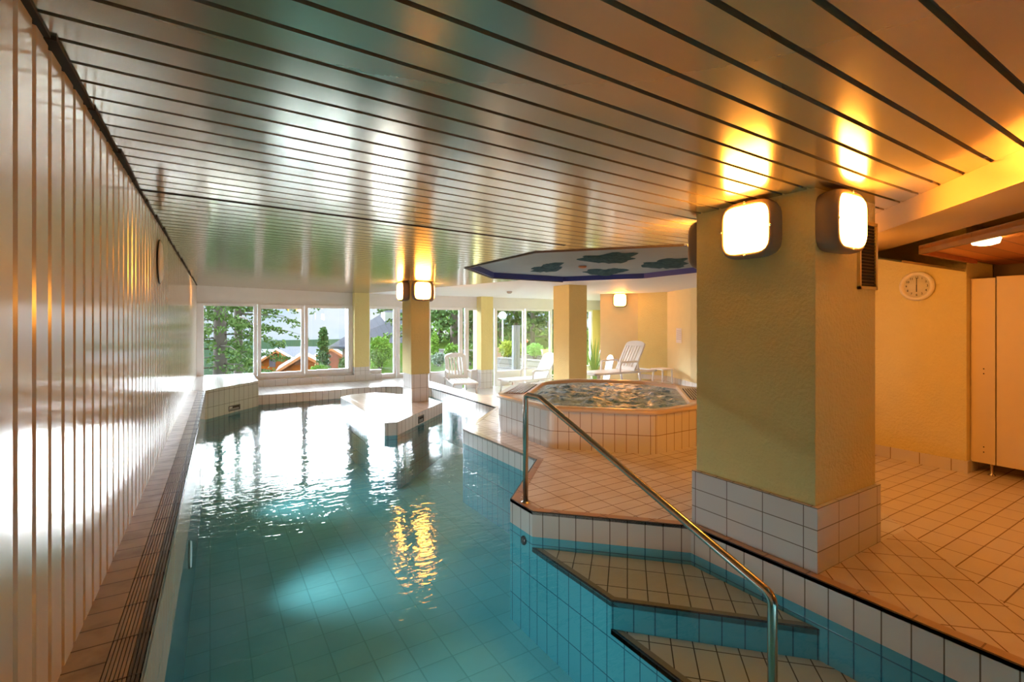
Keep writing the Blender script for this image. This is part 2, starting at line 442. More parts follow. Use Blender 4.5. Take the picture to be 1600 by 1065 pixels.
# ---- ceiling: slats on a dark backing
OCT = [(3.02, 4.38), (4.02, 3.27), (5.50, 3.27), (6.36, 4.40), (6.36, 5.95), (5.50, 7.12), (4.02, 7.12), (3.02, 6.07)]
P1 = clip([(-.7, -1.99), (3.02, -1.99), (3.02, WY), (-.7, WY)], 1, -1, 2.46)
PCS = [P1, [(3.02, 6.07), (4.02, 7.12), (3.02, 7.12)], [(3.02, 7.12), (4.73, 7.12), (3.24, WY), (3.02, WY)],
       [(3.02, 4.38), (3.02, 3.27), (4.02, 3.27)], [(3.02, .56), (5.73, 3.27), (3.02, 3.27)]]
m = MB(); back = MB()
y = -1.96
while y < WY:
    for pc in PCS:
        r = [(-.7, y), (7, y), (7, y+.124), (-.7, y+.124)]
        q = clip_poly(r, pc)
        if len(q) > 2: m.prism(q, 0, .030, 0, zf=ceil, top=False)
    y += .1455
for pc in PCS: back.prism(pc, .028, .05, 0, zf=ceil)
struct(m.build('ceiling', [SLAT]))
struct(back.build('ceiling_backing', [mat('backing', (.10, .055, .03), .6)]))
m = MB()           # wider dark joint across the ceiling
m.prism([(-.5, 3.84), (3.0, 3.84), (3.0, 3.868), (-.5, 3.868)], -.004, .02, 0, zf=ceil)
struct(m.build('trim_6', DARKGAP))
# white ceiling with the octagonal opening
m = MB()
outer = [(3.24, WY), (4.73, 7.12), (4.02, 7.12)]
def cz(p, d=0): return (p[0], p[1], ceil(*p)+d)
wh = [[(4.02, 7.12), (5.50, 7.12), (6.36, 5.95), (12.2, 5.95), (12.2, WY), (3.24, WY), (4.73, 7.12)],
      [(6.36, 5.95), (6.36, 4.40), (12.2, 4.40), (12.2, 5.95)],
      [(6.36, 4.40), (5.50, 3.27), (12.2, 3.27), (12.2, 4.40)]]
wh[0] = [(5.50, 7.12), (6.36, 5.95), (12.2, 5.95), (12.2, WY), (3.24, WY), (4.73, 7.12)]
for p in wh: m.prism(p, .001, .05, 0, zf=ceil)
struct(m.build('ceiling_white', [WHITE]))
# octagonal recessed panel
pt = thing('ceiling_panel', (4.7, 5.2, 2.2), 'large octagonal pale blue-grey recessed ceiling panel with blue rim above the hot tub', 'ceiling panel')
m = MB(); m.prism(OCT, .085, .10, 0, zf=ceil)
m.build('plaster_field', mat('blue_grey_plaster', (.36, .45, .50), .7, bump=.3, bscale=30, var=(.30, .39, .45)), pt)
m = MB(); n = len(OCT)
oi = [(4.69+(x-4.69)*.985, 5.195+(y-5.195)*.985) for x, y in OCT]
for i in range(n):
    j = (i+1) % n
    m.prism([OCT[i], OCT[j], oi[j], oi[i]], .0, .085, 0, zf=ceil)
m.build('rim', mat('cobalt_blue', (.03, .06, .36), .4), pt)
m = MB(); oi = [(4.69+(x-4.69)*1.02, 5.195+(y-5.195)*1.02) for x, y in OCT]
for i in (5, 6, 7, 0):
    j = (i+1) % n
    m.prism([OCT[i], OCT[j], oi[j], oi[i]], -.012, .004, 0, zf=ceil)
m.build('edge_shadow_gap', mat('shadow_gap_dark', (.07, .05, .05), .5), pt)  # dark colour stands in for the shadow gaps along the panel edge
RELM = mat('relief_teal', (.010, .045, .07), .85, var=(.10, .21, .26), vscale=18, bump=.8, bscale=25, spec=.05)
def relief(a, b, c, d, label):
    # four picture points (left, top, right, bottom) of the sculpted shape, on the panel
    zc = ceil(4.7, 5.2)+.085
    A, B, Cc, Dd = [Vector(PZ(*q, zc)) for q in (a, b, c, d)]
    ctr = (A+B+Cc+Dd)/4; ux = (Cc-A)/2; uy = (B-Dd)/2
    m = MB(); N = 40; rs = [0, .35, .7, 1]; rn = random.Random(label)
    ph = rn.random()*6
    vs = []
    for k in range(N):
        t = 2*PI*k/N
        f = .8+.14*math.sin(3*t+ph)+.1*math.sin(7*t+ph*2)+.05*math.sin(11*t)
        for r in rs[1:]:
            p = ctr+ux*math.cos(t)*r*f*1.05+uy*math.sin(t)*r*f
            h = .05*(1-r*r)+.014*math.sin(9*r+4*t+ph)
            vs.append((p.x, p.y, zc+.004-max(0.001, h) if r < 1 else zc+.002))
    vs.append((ctr.x, ctr.y, zc-.05)); c0 = len(vs)-1; fs = []
    for k in range(N):
        k2 = (k+1) % N; fs.append((c0, k2*3, k*3))
        for q in range(2): fs.append((k*3+q, k2*3+q, k2*3+q+1, k*3+q+1))
    m.add(vs, fs, 0, True)
    o = m.build('wave_relief', RELM); tag(o, label, 'relief', 'wave reliefs on the ceiling panel'); return o
relief((821, 419), (858, 411), (891, 413), (850, 427.5), 'sculpted dark teal wave relief at the left end of the octagonal ceiling panel')
relief((899, 405), (950, 394.5), (1004, 400), (955, 412), 'largest sculpted teal wave relief, on the camera side of the octagonal ceiling panel')
relief((904, 422), (945, 419), (990, 421), (935, 432.5), 'narrow teal wave relief nearest the blue rim of the ceiling panel')
relief((998, 415), (1035, 404), (1085, 408), (1045, 420), 'teal wave relief on the ceiling panel beside the big yellow pillar')
def disc_thing(name, px, py, z, r, h, mt, label, cat):
    x, y = PZ(px, py, z); m = MB(); m.lathe([(r, 0), (r, -h*.5), (r*.6, -h), (0, -h)], (x, y, z), 20)
    return tag(m.build(name, mt), label, cat)
disc_thing('ceiling_spotlight', 910, 416, 2.27, .06, .03, mat('copper_trim', (.45, .26, .17), .4), 'small round copper-coloured fitting on the octagonal ceiling panel', 'ceiling fitting')
disc_thing('smoke_detector', 796, 455, 2.12, .06, .05, mat('grey_plastic', (.45, .45, .46), .5), 'small grey smoke detector on the white ceiling before the right windows', 'smoke detector')

# ---- window wall
m = MB()
zt = 1.80
m.box((WLX(WY)-.1, WY-.02, 1.83), (12.2, WY+.12, 2.6))
m.box((WLX(WY)-.1, WY-.02, -.5), (3.7, WY+.12, .235))
xe = XonY(923.6, WY)
struct(m.build('wall_far', [mat('white_boarding', (.80, .79, .77), .55)]))
m = MB(); m.box((xe, WY-.02, LOWF), (12.2, WY+.12, 1.83)); struct(m.build('wall_far_right', [YEL]))
def window(name, pa, pb, z0, z1, fa=.05, fb=.05, ft=.05, fbm=.06, low=None):
    x0, x1 = XonY(pa, WY), XonY(pb, WY)
    t = bpy.data.objects.new(name, None); C.objects.link(t); t.location = ((x0+x1)/2, WY, z0); t['kind'] = 'structure'
    m = MB(); y0, y1 = WY-.04, WY+.04
    m.box((x0-fa, y0, z0-fbm), (x0, y1, z1+ft)); m.box((x1, y0, z0-fbm), (x1+fb, y1, z1+ft))
    m.box((x0, y0, z1), (x1, y1, z1+ft)); m.box((x0, y0, z0-fbm), (x1, y1, z0))
    m.box((x0-.0, y0+.02, z0), (x0+.012, y1, z1)); m.box((x1-.012, y0+.02, z0), (x1, y1, z1))
    if low is not None:
        m.box((x0-fa, y0+.012, low), (x1+fb, y1-.012, z0-fbm))
    m.build('window_frame', FRAME, t, bevel=.004)
    m = MB(); m.box((x0, WY-.004, z0), (x1, WY+.004, z1)); m.build('window_pane', GLASS, t)
    return t
def gap(pa, pb): return XonY(pb, WY)-XonY(pa, WY)
window('window_1', 317.5, 397, .30, 1.785, .14, .055, .06, .06)
window('window_2', 407, 471.3, .295, 1.735, .06, .055, .10, .09)
window('window_3', 480.3, 544.6, .305, 1.765, .06, .16, .07, .10)
window('door_1', 577, 615.4, .12, 1.765, .05, .055, .06, .08, LOWF)
window('window_4', 624, 667, .10, 1.765, .08, .03, .06, .08, LOWF)
window('window_5', 672, 717.6, .09, 1.765, .04, .09, .06, .08, LOWF)
window('window_6', 731.5, 766, .09, 1.765, .11, .05, .06, .08, LOWF)
window('window_7', 775.8, 817.0, .01, 1.765, .08, .035, .06, .10, LOWF)
window('window_8', 821.8, 859, .01, 1.765, .035, .07, .06, .10, LOWF)
window('window_9', 872, 923, .01, 1.765, .14, .05, .06, .10, LOWF)
m = MB(); m.tube([(XonY(475.5, WY), WY-.05, .92), (XonY(475.5, WY), WY-.09, .92), (XonY(475.5, WY), WY-.09, .80)], .009, 8)
tag(m.build('window_handle', PLAST), 'small white handle on the mullion between the two right casements', 'handle', 'window handles')
m = MB(); xx = XonY(621, WY); m.tube([(xx, WY-.05, .62), (xx, WY-.09, .62), (xx, WY-.09, .50)], .009, 8)
tag(m.build('window_handle', PLAST), 'small white handle on the glass door frame left of the island pillar', 'handle', 'window handles')

# ---- east side walls of the lounge
m = MB()
W2 = [(11.3, WY), (8.95, 9.93), (8.63, 9.6), (9.30, 8.93), (9.55, 8.2), (9.02, 7.1), (8.85, 6.6), (8.85, 3.6), (6.155, 3.6), (6.155, 2.42), (6.155, 1.69), (6.98, 1.69)]
kinds = [0, 0, 1, 2, 1, 1, 1, 1, 0, 0, 0]
for i in range(len(W2)-1):
    p, q = W2[i], W2[i+1]; z0 = LOWF if i < 4 else 0
    m.add([(p[0], p[1], z0), (q[0], q[1], z0), (q[0], q[1], 2.6), (p[0], p[1], 2.6)], [(0, 1, 2, 3)], kinds[i])
struct(m.build('wall_right', [YEL, YELP, YEL]))
m = MB()
ob = offset(W2, .012)
for i in range(2, len(W2)-1):
    if i == 7: continue
    p, q = W2[i], W2[i+1]; z0 = LOWF if i < 3 else 0
    m.prism([p, q, ob[i+1], ob[i]], z0, z0+.115, 0)
struct(m.build('baseboard_right', [tile('baseboard_tile', (.72, .66, .60), (.3, .2, .12), .25, .3, .004, shift=(.05, .1))]))
# back, side closure behind the camera
m = MB()
m.box((-1, -2.12, -.1), (7.3, -2.0, 2.7)); m.box((7.1, -2, -.1), (7.25, 1.69, 2.7))
struct(m.build('wall_back', [mat('brown_wall', (.30, .17, .08), .8)]))
m = MB(); m.box((-1, -2.2, 2.62), (12.4, 13.0, 2.7)); struct(m.build('ceiling_slab', [WHITE]))
m = MB(); m.box((12.2, 3.0, -1), (12.3, 12.4, 2.7)); struct(m.build('wall_east', [WHITE]))
# soffit: diagonal beam where the slats end, glossy sloping lining behind it
def diag(k0, k1, ya, yb): return [(ya+k0, ya), (ya+k1, ya), (yb+k1, yb), (yb+k0, yb)]
m = MB()
m.prism(diag(2.462, 3.14, -2.0, 3.5), 2.082, 2.5, 0)
struct(m.build('trim_7', [mat('beige_lacquer', (.50, .37, .24), .30, .25)]))
m = MB(); m.prism([(-2+3.1, -2), (12, -2), (12, 3.6), (6.7, 3.6)], 2.40, 2.45, 0); struct(m.build('ceiling_side', [YEL]))
m = MB()           # slanted glossy lining under the stair
m.add([(5.0, 2.75, 2.24), (6.15, 2.75, 2.24), (6.15, 1.70, 1.925), (4.75, 1.70, 1.925)], [(0, 1, 2, 3)])
m.add([(5.0, 2.75, 2.26), (6.15, 2.75, 2.26), (6.15, 1.70, 1.945), (4.75, 1.70, 1.945)], [(3, 2, 1, 0)])
m.add([(4.75, 1.70, 1.925), (6.15, 1.70, 1.925), (6.15, 1.70, 1.945), (4.75, 1.70, 1.945)], [(0, 1, 2, 3)])
struct(m.build('ceiling_slope', [mat('gloss_yellow', (.82, .72, .36), .06, .55)]))

# ================================================================== PILLARS
def pillar(x0, x1, y0, y1, zb, zt, zs, ins, tm, label, group=None, loc=None):
    t = thing('pillar', ((x0+x1)/2, (y0+y1)/2, zb), label, 'pillar', group)
    m = MB(); m.box((x0, y0, zb), (x1, y1, zs)); m.build('tiled_base', tm, t)
    m = MB(); m.box((x0+ins, y0+ins, zs), (x1-ins, y1-ins, zt)); m.build('plaster_shaft', YEL, t, bevel=.004)
    return t
pillar(2.962, 3.762, 1.462, 2.320, 0.0, ceil(3, 1.5)+.03, .378, .022, PILT, 'big rough yellow plaster pillar with white tiled foot at the pool steps')
pillar(3.075, 3.40, 8.40, 8.85, 0, ceil(3.1, 8.4)+.02, .50, -.012, PILT2, 'yellow pillar standing on the tiled island in the pool')
pillar(XonY(553.7, 12.1), XonY(576.8, 12.1), 12.08, 12.34, .15, ceil(3, 12)+.02, .34, .0, PILT2, 'pale yellow pillar standing on the curb beside the three left windows')
pillar(6.42, 6.80, 12.02, 12.5, LOWF, ceil(6.4, 12)+.02, .095, .0, PILT2, 'yellow pillar with tiled foot between the window rows behind the recliners')
pillar(6.02, 6.475, 7.6, 8.12, 0, ceil(6, 7.6)+.02, .25, .0, PILT2, 'yellow pillar rising right behind the hot tub')

# ================================================================== LAMPS
def supere(w, h, n=5.0, N=48):
    r = []
    for k in range(N):
        t = 2*PI*k/N; c, s_ = math.cos(t), math.sin(t)
        d = (abs(c)**n+abs(s_)**n)**(-1/n); r.append((w*c*d, h*s_*d))
    return r
def loft(m, rings, cap=True, mi=0):
    N = len(rings[0]); vs = [p for r in rings for p in r]; fs = []
    for i in range(len(rings)-1):
        for k in range(N):
            k2 = (k+1) % N; fs.append((i*N+k, i*N+k2, (i+1)*N+k2, (i+1)*N+k))
    if cap: fs.append(tuple((len(rings)-1)*N+k for k in range(N)))
    m.add(vs, fs, mi, True)
def make_lamp(label, group):           # local: back on x=0 plane facing -x, width along y
    t = thing('bulkhead_lamp', (0, 0, 0), label, 'wall lamp', group)
    m = MB(); R = []
    for d, k in ((0, .93), (.03, .975), (.07, 1.0), (.10, .985), (.118, .94), (.124, .87)):
        R.append([(-d, y*k, z*k) for y, z in supere(.182, .182, 4.2)])
    R.append([(-.116, y*.83, z*.83) for y, z in supere(.182, .182, 4.6)])
    loft(m, R); m.build('housing', HOUS, t, world=False)
    m = MB(); R = []
    for d, k in ((.114, .83), (.128, .80), (.142, .70), (.150, .5), (.153, .2)):
        R.append([(-d, y*k, z*k*1.0) for y, z in supere(.182, .182, 5.5)])
    loft(m, R); m.build('diffuser', DIFF, t, world=False)
    for y, z in ((.166, 0), (-.166, 0), (0, .166), (0, -.166)):
        m = MB(); m.lathe([(.007, 0), (.007, .004), (0, .005)], (0, 0, 0), 10, M=Matrix.Rotation(-PI/2, 4, 'Y'))
        m.xf(Matrix.Translation((-.1245, y, z))); m.build('screw', STEEL, t, world=False)
    return t
lamp0 = make_lamp('bright square bulkhead lamp on the near left face of the big yellow pillar', 'bulkhead lamps')
lamp0.location = (2.983, 1.845, 2.03)
def lamp(x, y, z, rz, label):
    c = copy_tree(lamp0); c.location = (x, y, z); c.rotation_euler = (0, 0, rz); c['label'] = label; return c
lamp(3.15, 1.484, 2.03, PI/2, 'bright square bulkhead lamp on the orange right face of the big yellow pillar')
lamp(3.21, 2.298, 2.02, -PI/2, 'bulkhead lamp seen edge-on at the far side of the big yellow pillar')
zi = 2.00
lamp(3.063, 8.63, zi, 0, 'glowing bulkhead lamp on the left face of the island pillar')
lamp(3.24, 8.388, zi, PI/2, 'glowing bulkhead lamp on the front face of the island pillar')
lamp(3.412, 8.62, zi, PI, 'bulkhead lamp seen edge-on at the right face of the island pillar')
q = .53; wl = (8.63+.67*q-.0, 9.6-.67*q)
lamp(wl[0]-.002, wl[1]-.002, 1.995, PI/4, 'lit bulkhead lamp alone on the pale peach wall above the recliners')

lamp(3.744, 2.0, 1.70, PI, 'added bulkhead lamp on the hidden far right face of the big yellow pillar')  # unseen lamp, added to brighten the clock wall
lamp(5.0, -1.985, 1.68, -PI/2, 'added unseen bulkhead lamp on the cream wall behind the viewpoint')  # unseen lamp, added for warm light on the right floor and clock wall
# vent grille on the pillar
t = thing('vent_grille', (3.6, 1.48, 1.66), 'tall dark louvred vent grille on the orange face of the big pillar', 'vent')
xa, xb = XonY(1341.6, 1.475), XonY(1369, 1.475); za, zb = 1.655, 2.09
m = MB()
for a, b in (((xa, 1.466, za), (xa+.018, 1.486, zb)), ((xb-.018, 1.466, za), (xb, 1.486, zb)), ((xa, 1.466, za), (xb, 1.486, za+.02)), ((xa, 1.466, zb-.02), (xb, 1.486, zb))): m.box(a, b)
m.build('frame', mat('brass_frame', (.72, .50, .16), .4), t)
m = MB(); m.box((xa+.018, 1.478, za+.02), (xb-.018, 1.485, zb-.02)); m.build('backing', DARKGAP, t)
m = MB(); z = za+.03
while z < zb-.03:
    m.add([(xa+.018, 1.468, z), (xb-.018, 1.468, z), (xb-.018, 1.479, z+.012), (xa+.018, 1.479, z+.012)], [(0, 1, 2, 3), (3, 2, 1, 0)]); z += .021
m.build('louvres', mat('bronze', (.20, .12, .05), .5), t)

# ================================================================== HANDRAIL
t = thing('handrail', (2.155, 3.28, 0), 'stainless steel handrail sloping down beside the pool steps', 'handrail')
hx = 2.155; ye = YonX(1207, hx)
De = hx*sa+ye*ca; ze = ZD(930, De)
def arc(a, b, c, r, n=6):
    a, b, c = Vector(a), Vector(b), Vector(c); u = (a-b).normalized(); v = (c-b).normalized()
    ang = u.angle(v); d = r/math.tan(ang/2); p, q = b+u*d, b+v*d
    return [tuple((1-t)**2*p+2*t*(1-t)*b+t*t*q) for t in [i/n for i in range(n+1)]]
A = (hx, 3.28, 0); B = (hx, 3.28, .865); Cc = (hx, 3.08, .865); Dd = (hx, ye, ze+.0); Ee = (hx, ye, -.75)
m = MB()
path = [A]+arc(A, B, Cc, .05)+arc(B, Cc, Dd, .05)+arc(Cc, Dd, Ee, .06)+[Ee]
m.tube(path, .0215, 16); m.build('rail', STEEL, t)
m = MB(); m.lathe([(.038, .001), (.038, .004), (.024, .007), (.022, .012)], (hx, 3.28, 0), 20); m.build('flange', STEEL, t)

# ================================================================== HOT TUB
tc0 = (4.71, 5.12)
t = thing('hot_tub', (tc0[0], tc0[1], 0), 'raised octagonal hot tub with tiled sides and cream rim full of bubbling water', 'hot tub')
def octp(ap, cut=None):
    r = ap/math.cos(PI/8)
    return [(tc0[0]+r*math.cos(PI/8+k*PI/4), tc0[1]+r*math.sin(PI/8+k*PI/4)) for k in range(8)]
def rounded(poly, rad, n=4):
    r = []; N = len(poly)
    for i in range(N):
        a, b, c = Vector(poly[i-1]), Vector(poly[i]), Vector(poly[(i+1) % N])
        u = (a-b).normalized(); v = (c-b).normalized(); d = rad
        p, q = b+u*d, b+v*d
        for k in range(n+1):
            s_ = k/n; r.append(tuple((1-s_)**2*p+2*s_*(1-s_)*b+s_*s_*q))
    return r
base = rounded(octp(1.41), .06)
m = MB(); m.prism(base, 0, .432, 0, top=False, bottom=False)
m.build('tiled_side', tile('tub_tile', (.80, .78, .76), (.24, .15, .10), .127, .25, .0035, shift=(.01, .05)), t)
def insetpoly(cuts):
    # intersection of half planes around the centre, one distance per side (k*45 deg)
    p = [(-9, -9), (19, -9), (19, 19), (-9, 19)]
    for k in range(8):
        a = k*PI/4; nx, ny = math.cos(a), math.sin(a)
        p = clip(p, nx, ny, nx*tc0[0]+ny*tc0[1]+cuts[k])
    return p
apn = [1.30]*8; apn[3] = 1.02; apn[7] = 1.02
inner = insetpoly(apn)
inner = rounded(inner, .10, 4); outerp = rounded(octp(1.43), .07, 4)
# order both rings by angle and loft them
def resample(poly, N=96):
    pts = []
    for k in range(N):
        a = 2*PI*k/N; d = Vector((math.cos(a), math.sin(a))); best = 0
        for i in range(len(poly)):
            p = Vector(poly[i])-Vector(tc0); q_ = Vector(poly[(i+1) % len(poly)])-Vector(tc0); e = q_-p
            den = d.x*e.y-d.y*e.x
            if abs(den) < 1e-9: continue
            s_ = (p.x*e.y-p.y*e.x)/den; w_ = (p.x*d.y-p.y*d.x)/den
            if -1e-6 <= w_ <= 1+1e-6 and s_ > best: best = s_
        pts.append((tc0[0]+d.x*best, tc0[1]+d.y*best))
    return pts
ro, ri = resample(outerp), resample(inner)
def ringz(r, z, k=1.0): return [(tc0[0]+(x-tc0[0])*k, tc0[1]+(y-tc0[1])*k, z) for x, y in r]
m = MB(); loft(m, [ringz(ro, .425, .985), ringz(ro, .428, 1.0), ringz(ro, .450, 1.008), ringz(ro, .470, 1.0), ringz(ro, .478, .985), ringz(ri, .476, 1.01), ringz(ri, .470, 1.0), ringz(ri, .42, .99), ringz(ri, .25, .95)], cap=False)
m.build('rim', GRP, t)
# overflow gratings on the two wide corners
for k in (3, 7):
    a = k*PI/4; nx, ny = math.cos(a), math.sin(a); tx, ty = -ny, nx
    m = MB(); hw = .50
    def gp(d, s_, z): return (tc0[0]+nx*d+tx*s_, tc0[1]+ny*d+ty*s_, z)
    m.add([gp(1.06, -hw, .480), gp(1.34, -hw-.06, .480), gp(1.34, hw+.06, .480), gp(1.06, hw, .480)], [(0, 1, 2, 3)], 1)
    i = -hw
    for j in range(8):
        d0 = 1.075+j*.033
        vs = [gp(d0, -hw-(d0-1.06)*.2, .481), gp(d0+.015, -hw-(d0-1.06)*.2, .481), gp(d0+.015, hw+(d0-1.06)*.2, .481), gp(d0, hw+(d0-1.06)*.2, .481)]
        vs += [(x, y, z+.008) for x, y, z in vs]
        m.add(vs, [(4, 5, 6, 7), (0, 1, 5, 4), (1, 2, 6, 5), (2, 3, 7, 6), (3, 0, 4, 7)], 0)
    m.build('overflow_grating', [GRP, DARKGAP], t)
# bubbling water
m = MB(); NR = 56; NA = 192; vs = []
from mathutils import noise
ri2 = resample(inner, NA)
for j in range(NR+1):
    f = j/NR
    for k in range(NA):
        x = tc0[0]+(ri2[k][0]-tc0[0])*f*.995; y = tc0[1]+(ri2[k][1]-tc0[1])*f*.995
        cx_ = math.hypot(x-tc0[0]+.15, y-tc0[1]-.1)
        h = noise.fractal(Vector((x*5, y*5, 1.3)), .8, 2.1, 5)*.030+abs(noise.noise(Vector((x*9, y*9, 4))))*.03
        h += .035*math.exp(-((math.hypot(x-4.2, y-5.0)-.35)/.3)**2)
        e = min(1, (1-f)*7)
        vs.append((x, y, .430+h*e))
fs = []
for j in range(NR):
    for k in range(NA):
        k2 = (k+1) % NA; fs.append((j*NA+k, (j+1)*NA+k, (j+1)*NA+k2, j*NA+k2))
m.add(vs, fs, 0, True)
fm = mat('bubbling_water', (.40, .55, .68), .08, bump=.9, bscale=22, var=(.20, .38, .52), vscale=8)
tt = fm.node_tree
b = tt.nodes['Principled BSDF']; b.inputs['Roughness'].default_value = .3
n = nn(tt, 'ShaderNodeTexNoise'); n.inputs['Scale'].default_value = 6; n.inputs['Detail'].default_value = 8; n.inputs['Roughness'].default_value = .7; n.inputs['Distortion'].default_value = 1.5
g = nn(tt, 'ShaderNodeTexCoord'); tt.links.new(g.outputs['Object'], n.inputs['Vector'])
r = nn(tt, 'ShaderNodeValToRGB'); r.color_ramp.elements[0].position = .40; r.color_ramp.elements[1].position = .56
r.color_ramp.elements[0].color = (.04, .22, .52, 1); r.color_ramp.elements[1].color = (.50, .78, 1, 1)
tt.links.new(n.outputs['Fac'], r.inputs[0]); tt.links.new(r.outputs[0], b.inputs['Base Color'])
o = m.build('tub_water', fm); tag(o, 'white foaming bubbling water filling the octagonal hot tub', 'water', kind='stuff')

# ================================================================== SKIMMERS, JET
def skimmer(p, d, wdt, z0, z1, label):
    # p on a wall, d unit direction along it, opening with dark frame
    n_ = Vector((d[1], -d[0]))
    t = thing('skimmer', (p[0], p[1], z0), label, 'skimmer', 'dark skimmer mouths')
    a = Vector(p)-Vector(d)*wdt/2; b_ = Vector(p)+Vector(d)*wdt/2
    def quad(m, u0, u1, v0, v1, off, thick):
        P = Vector(p)+Vector(d)*u0; Q = Vector(p)+Vector(d)*u1
        m.prism([(P.x, P.y), (Q.x, Q.y), (Q.x+n_.x*thick, Q.y+n_.y*thick), (P.x+n_.x*thick, P.y+n_.y*thick)], v0, v1)
    m = MB(); h = wdt/2; f = .018
    quad(m, -h, -h+f, z0, z1, 0, .014); quad(m, h-f, h, z0, z1, 0, .014); quad(m, -h, h, z1-f, z1, 0, .014); quad(m, -h, h, z0, z0+f, 0, .014)
    m.build('frame', mat('dark_frame', (.10, .10, .10), .4), t)
    m = MB(); quad(m, -h+f, h-f, z0+f, z1-f, 0, .003); m.build('mouth', DARKGAP, t)
    m = MB(); quad(m, -h+f+.01, h-f-.01, z0+f, z0+(z1-z0)*.5, 0, .010); m.build('flap', mat('grey_flap', (.25, .27, .27), .4), t)
s2_ = 1/math.sqrt(2)
k = (YonX(365.5, 0)); 
# on the corner ledge (diagonal front) and on the island (diagonal front)
def on_line(px, p, q):
    best = None
    for i in range(400):
        f = i/400; x = p[0]+(q[0]-p[0])*f; y = p[1]+(q[1]-p[1])*f
        u = 800+F*(x*ca-y*sa)/(x*sa+y*ca)
        if best is None or abs(u-px) < best[0]: best = (abs(u-px), x, y)
    return best[1], best[2]
skimmer(on_line(365.5, L0, (.80, 10.66)), (s2_, s2_), .27, -.155, -.06, 'dark skimmer mouth in the tiled front of the far left corner ledge')
skimmer(on_line(657.5, (2.30, 6.86), (3.55, 8.12)), (s2_, s2_), .20, -.17, -.06, 'dark skimmer mouth in the side of the pool island')
m = MB(); X0 = 2.09; jy = YonX(808, X0)
m.lathe([(.033, 0), (.036, .006), (.030, .016), (.012, .02), (0, .02)], (0, 0, 0), 20, M=Matrix.Rotation(-PI/2, 4, 'Y'))
m.xf(Matrix.Translation((X0, 3.20, -.26)))
tag(m.build('pool_jet', BLACK), 'small round black jet nozzle under water by the handrail', 'nozzle')

# underwater lights added to brighten the pool, in near end and left walls
def added_pool_light(x, y, rz, label, watt, z=-.62, size=118, down=28, tilt=38, dx=-.075):
    t = thing('added_pool_light', (x, y, z), label, 'pool light', 'added underwater pool lights', rz=rz)
    Mz_ = Matrix.Rotation(-math.radians(90+tilt), 4, 'Y')
    m = MB(); m.lathe([(.11, -.06 if tilt else -.002), (.11, .03 if tilt else .006), (.104, .03 if tilt else .006), (.10, .0)], (dx, 0, 0), 28, M=Mz_); m.build('ring', STEEL, t, world=False)
    m = MB(); m.lathe([(.100, .004), (.098, .014), (0, .016)], (dx, 0, 0), 28, M=Mz_)
    m.build('lens', mat('added_pool_light_lens', (.35, .5, .55), .3, emis=(.80, 1.0, .97), estr=.03), t, world=False)
    L = bpy.data.lights.new('added_pool_spot', 'SPOT'); L.energy = watt; L.color = (.88, .98, 1.0); L.spot_size = math.radians(size); L.spot_blend = .9; L.shadow_soft_size = .2
    o = bpy.data.objects.new('added_pool_spot', L); C.objects.link(o); o.parent = t
    o.location = (dx-.06, 0, 0); o.rotation_euler = (0, math.radians(90-down), 0)
added_pool_light(.55, -1.998, -PI/2, 'added round underwater light in the near end wall, on the left', 20, size=108, down=60)
added_pool_light(2.1, -1.998, -PI/2, 'added round underwater light in the near end wall, on the right', 20, size=108, down=60)
for Y_, w_, nm_ in ((2.6, 11, 'nearest'), (4.7, 14, 'middle'), (7.0, 15, 'farthest')):
    added_pool_light(GX(Y_)+.001, Y_, PI, 'added flush round underwater light in the left pool wall, the %s of three' % nm_, w_, -.42, 84, 8, 0, -.003)

# ================================================================== LEFT WALL DISC
yy = 5.05; m = MB(); Mx = Matrix.Rotation(PI/2, 4, 'Y')
t = thing('wall_disc', (WLX(yy), yy, 1.95), 'thin round dark-rimmed disc hanging on the glossy panelled left wall', 'wall disc')
m.lathe([(.185, 0), (.187, .004), (.185, .008), (.178, .008), (.178, .006)], (0, 0, 0), 40, M=Mx); m.build('rim', BLACK, t, world=False)
m = MB(); m.lathe([(.178, .0), (.177, .012), (.15, .022), (0, .030)], (0, 0, 0), 40, M=Mx); m.build('face', mat('pale_face', (.8, .78, .72), .35), t, world=False)

# ================================================================== CLOCK
cy = YonX(1433, 6.14); Dc = 6.14*sa+cy*ca; czz = ZD(447, Dc)
t = thing('wall_clock', (6.143, cy, czz), 'round white wall clock reading six on the yellow wall', 'clock')
Mz = Matrix.Rotation(-PI/2, 4, 'Y')     # faces -x
m = MB(); m.lathe([(.145, 0), (.150, .015), (.140, .035), (.122, .042), (.112, .030), (.110, .012)], (0, 0, 0), 40, M=Mz); m.build('case', mat('cream_case', (.86, .80, .66), .4), t, world=False)
m = MB(); m.lathe([(.110, .008), (.110, .013), (0, .0131)], (0, 0, 0), 40, M=Mz); m.build('dial', mat('dial', (.74, .70, .54), .6), t, world=False)
for ang, L, wd_, nm in ((0, .085, .005, 'minute_hand'), (PI, .058, .007, 'hour_hand')):
    m = MB(); m.box((-.020, -wd_/2, -.012), (-.017, wd_/2, L)); m.xf(Matrix.Rotation(ang, 4, 'X')); m.build(nm, BLACK, t, world=False)
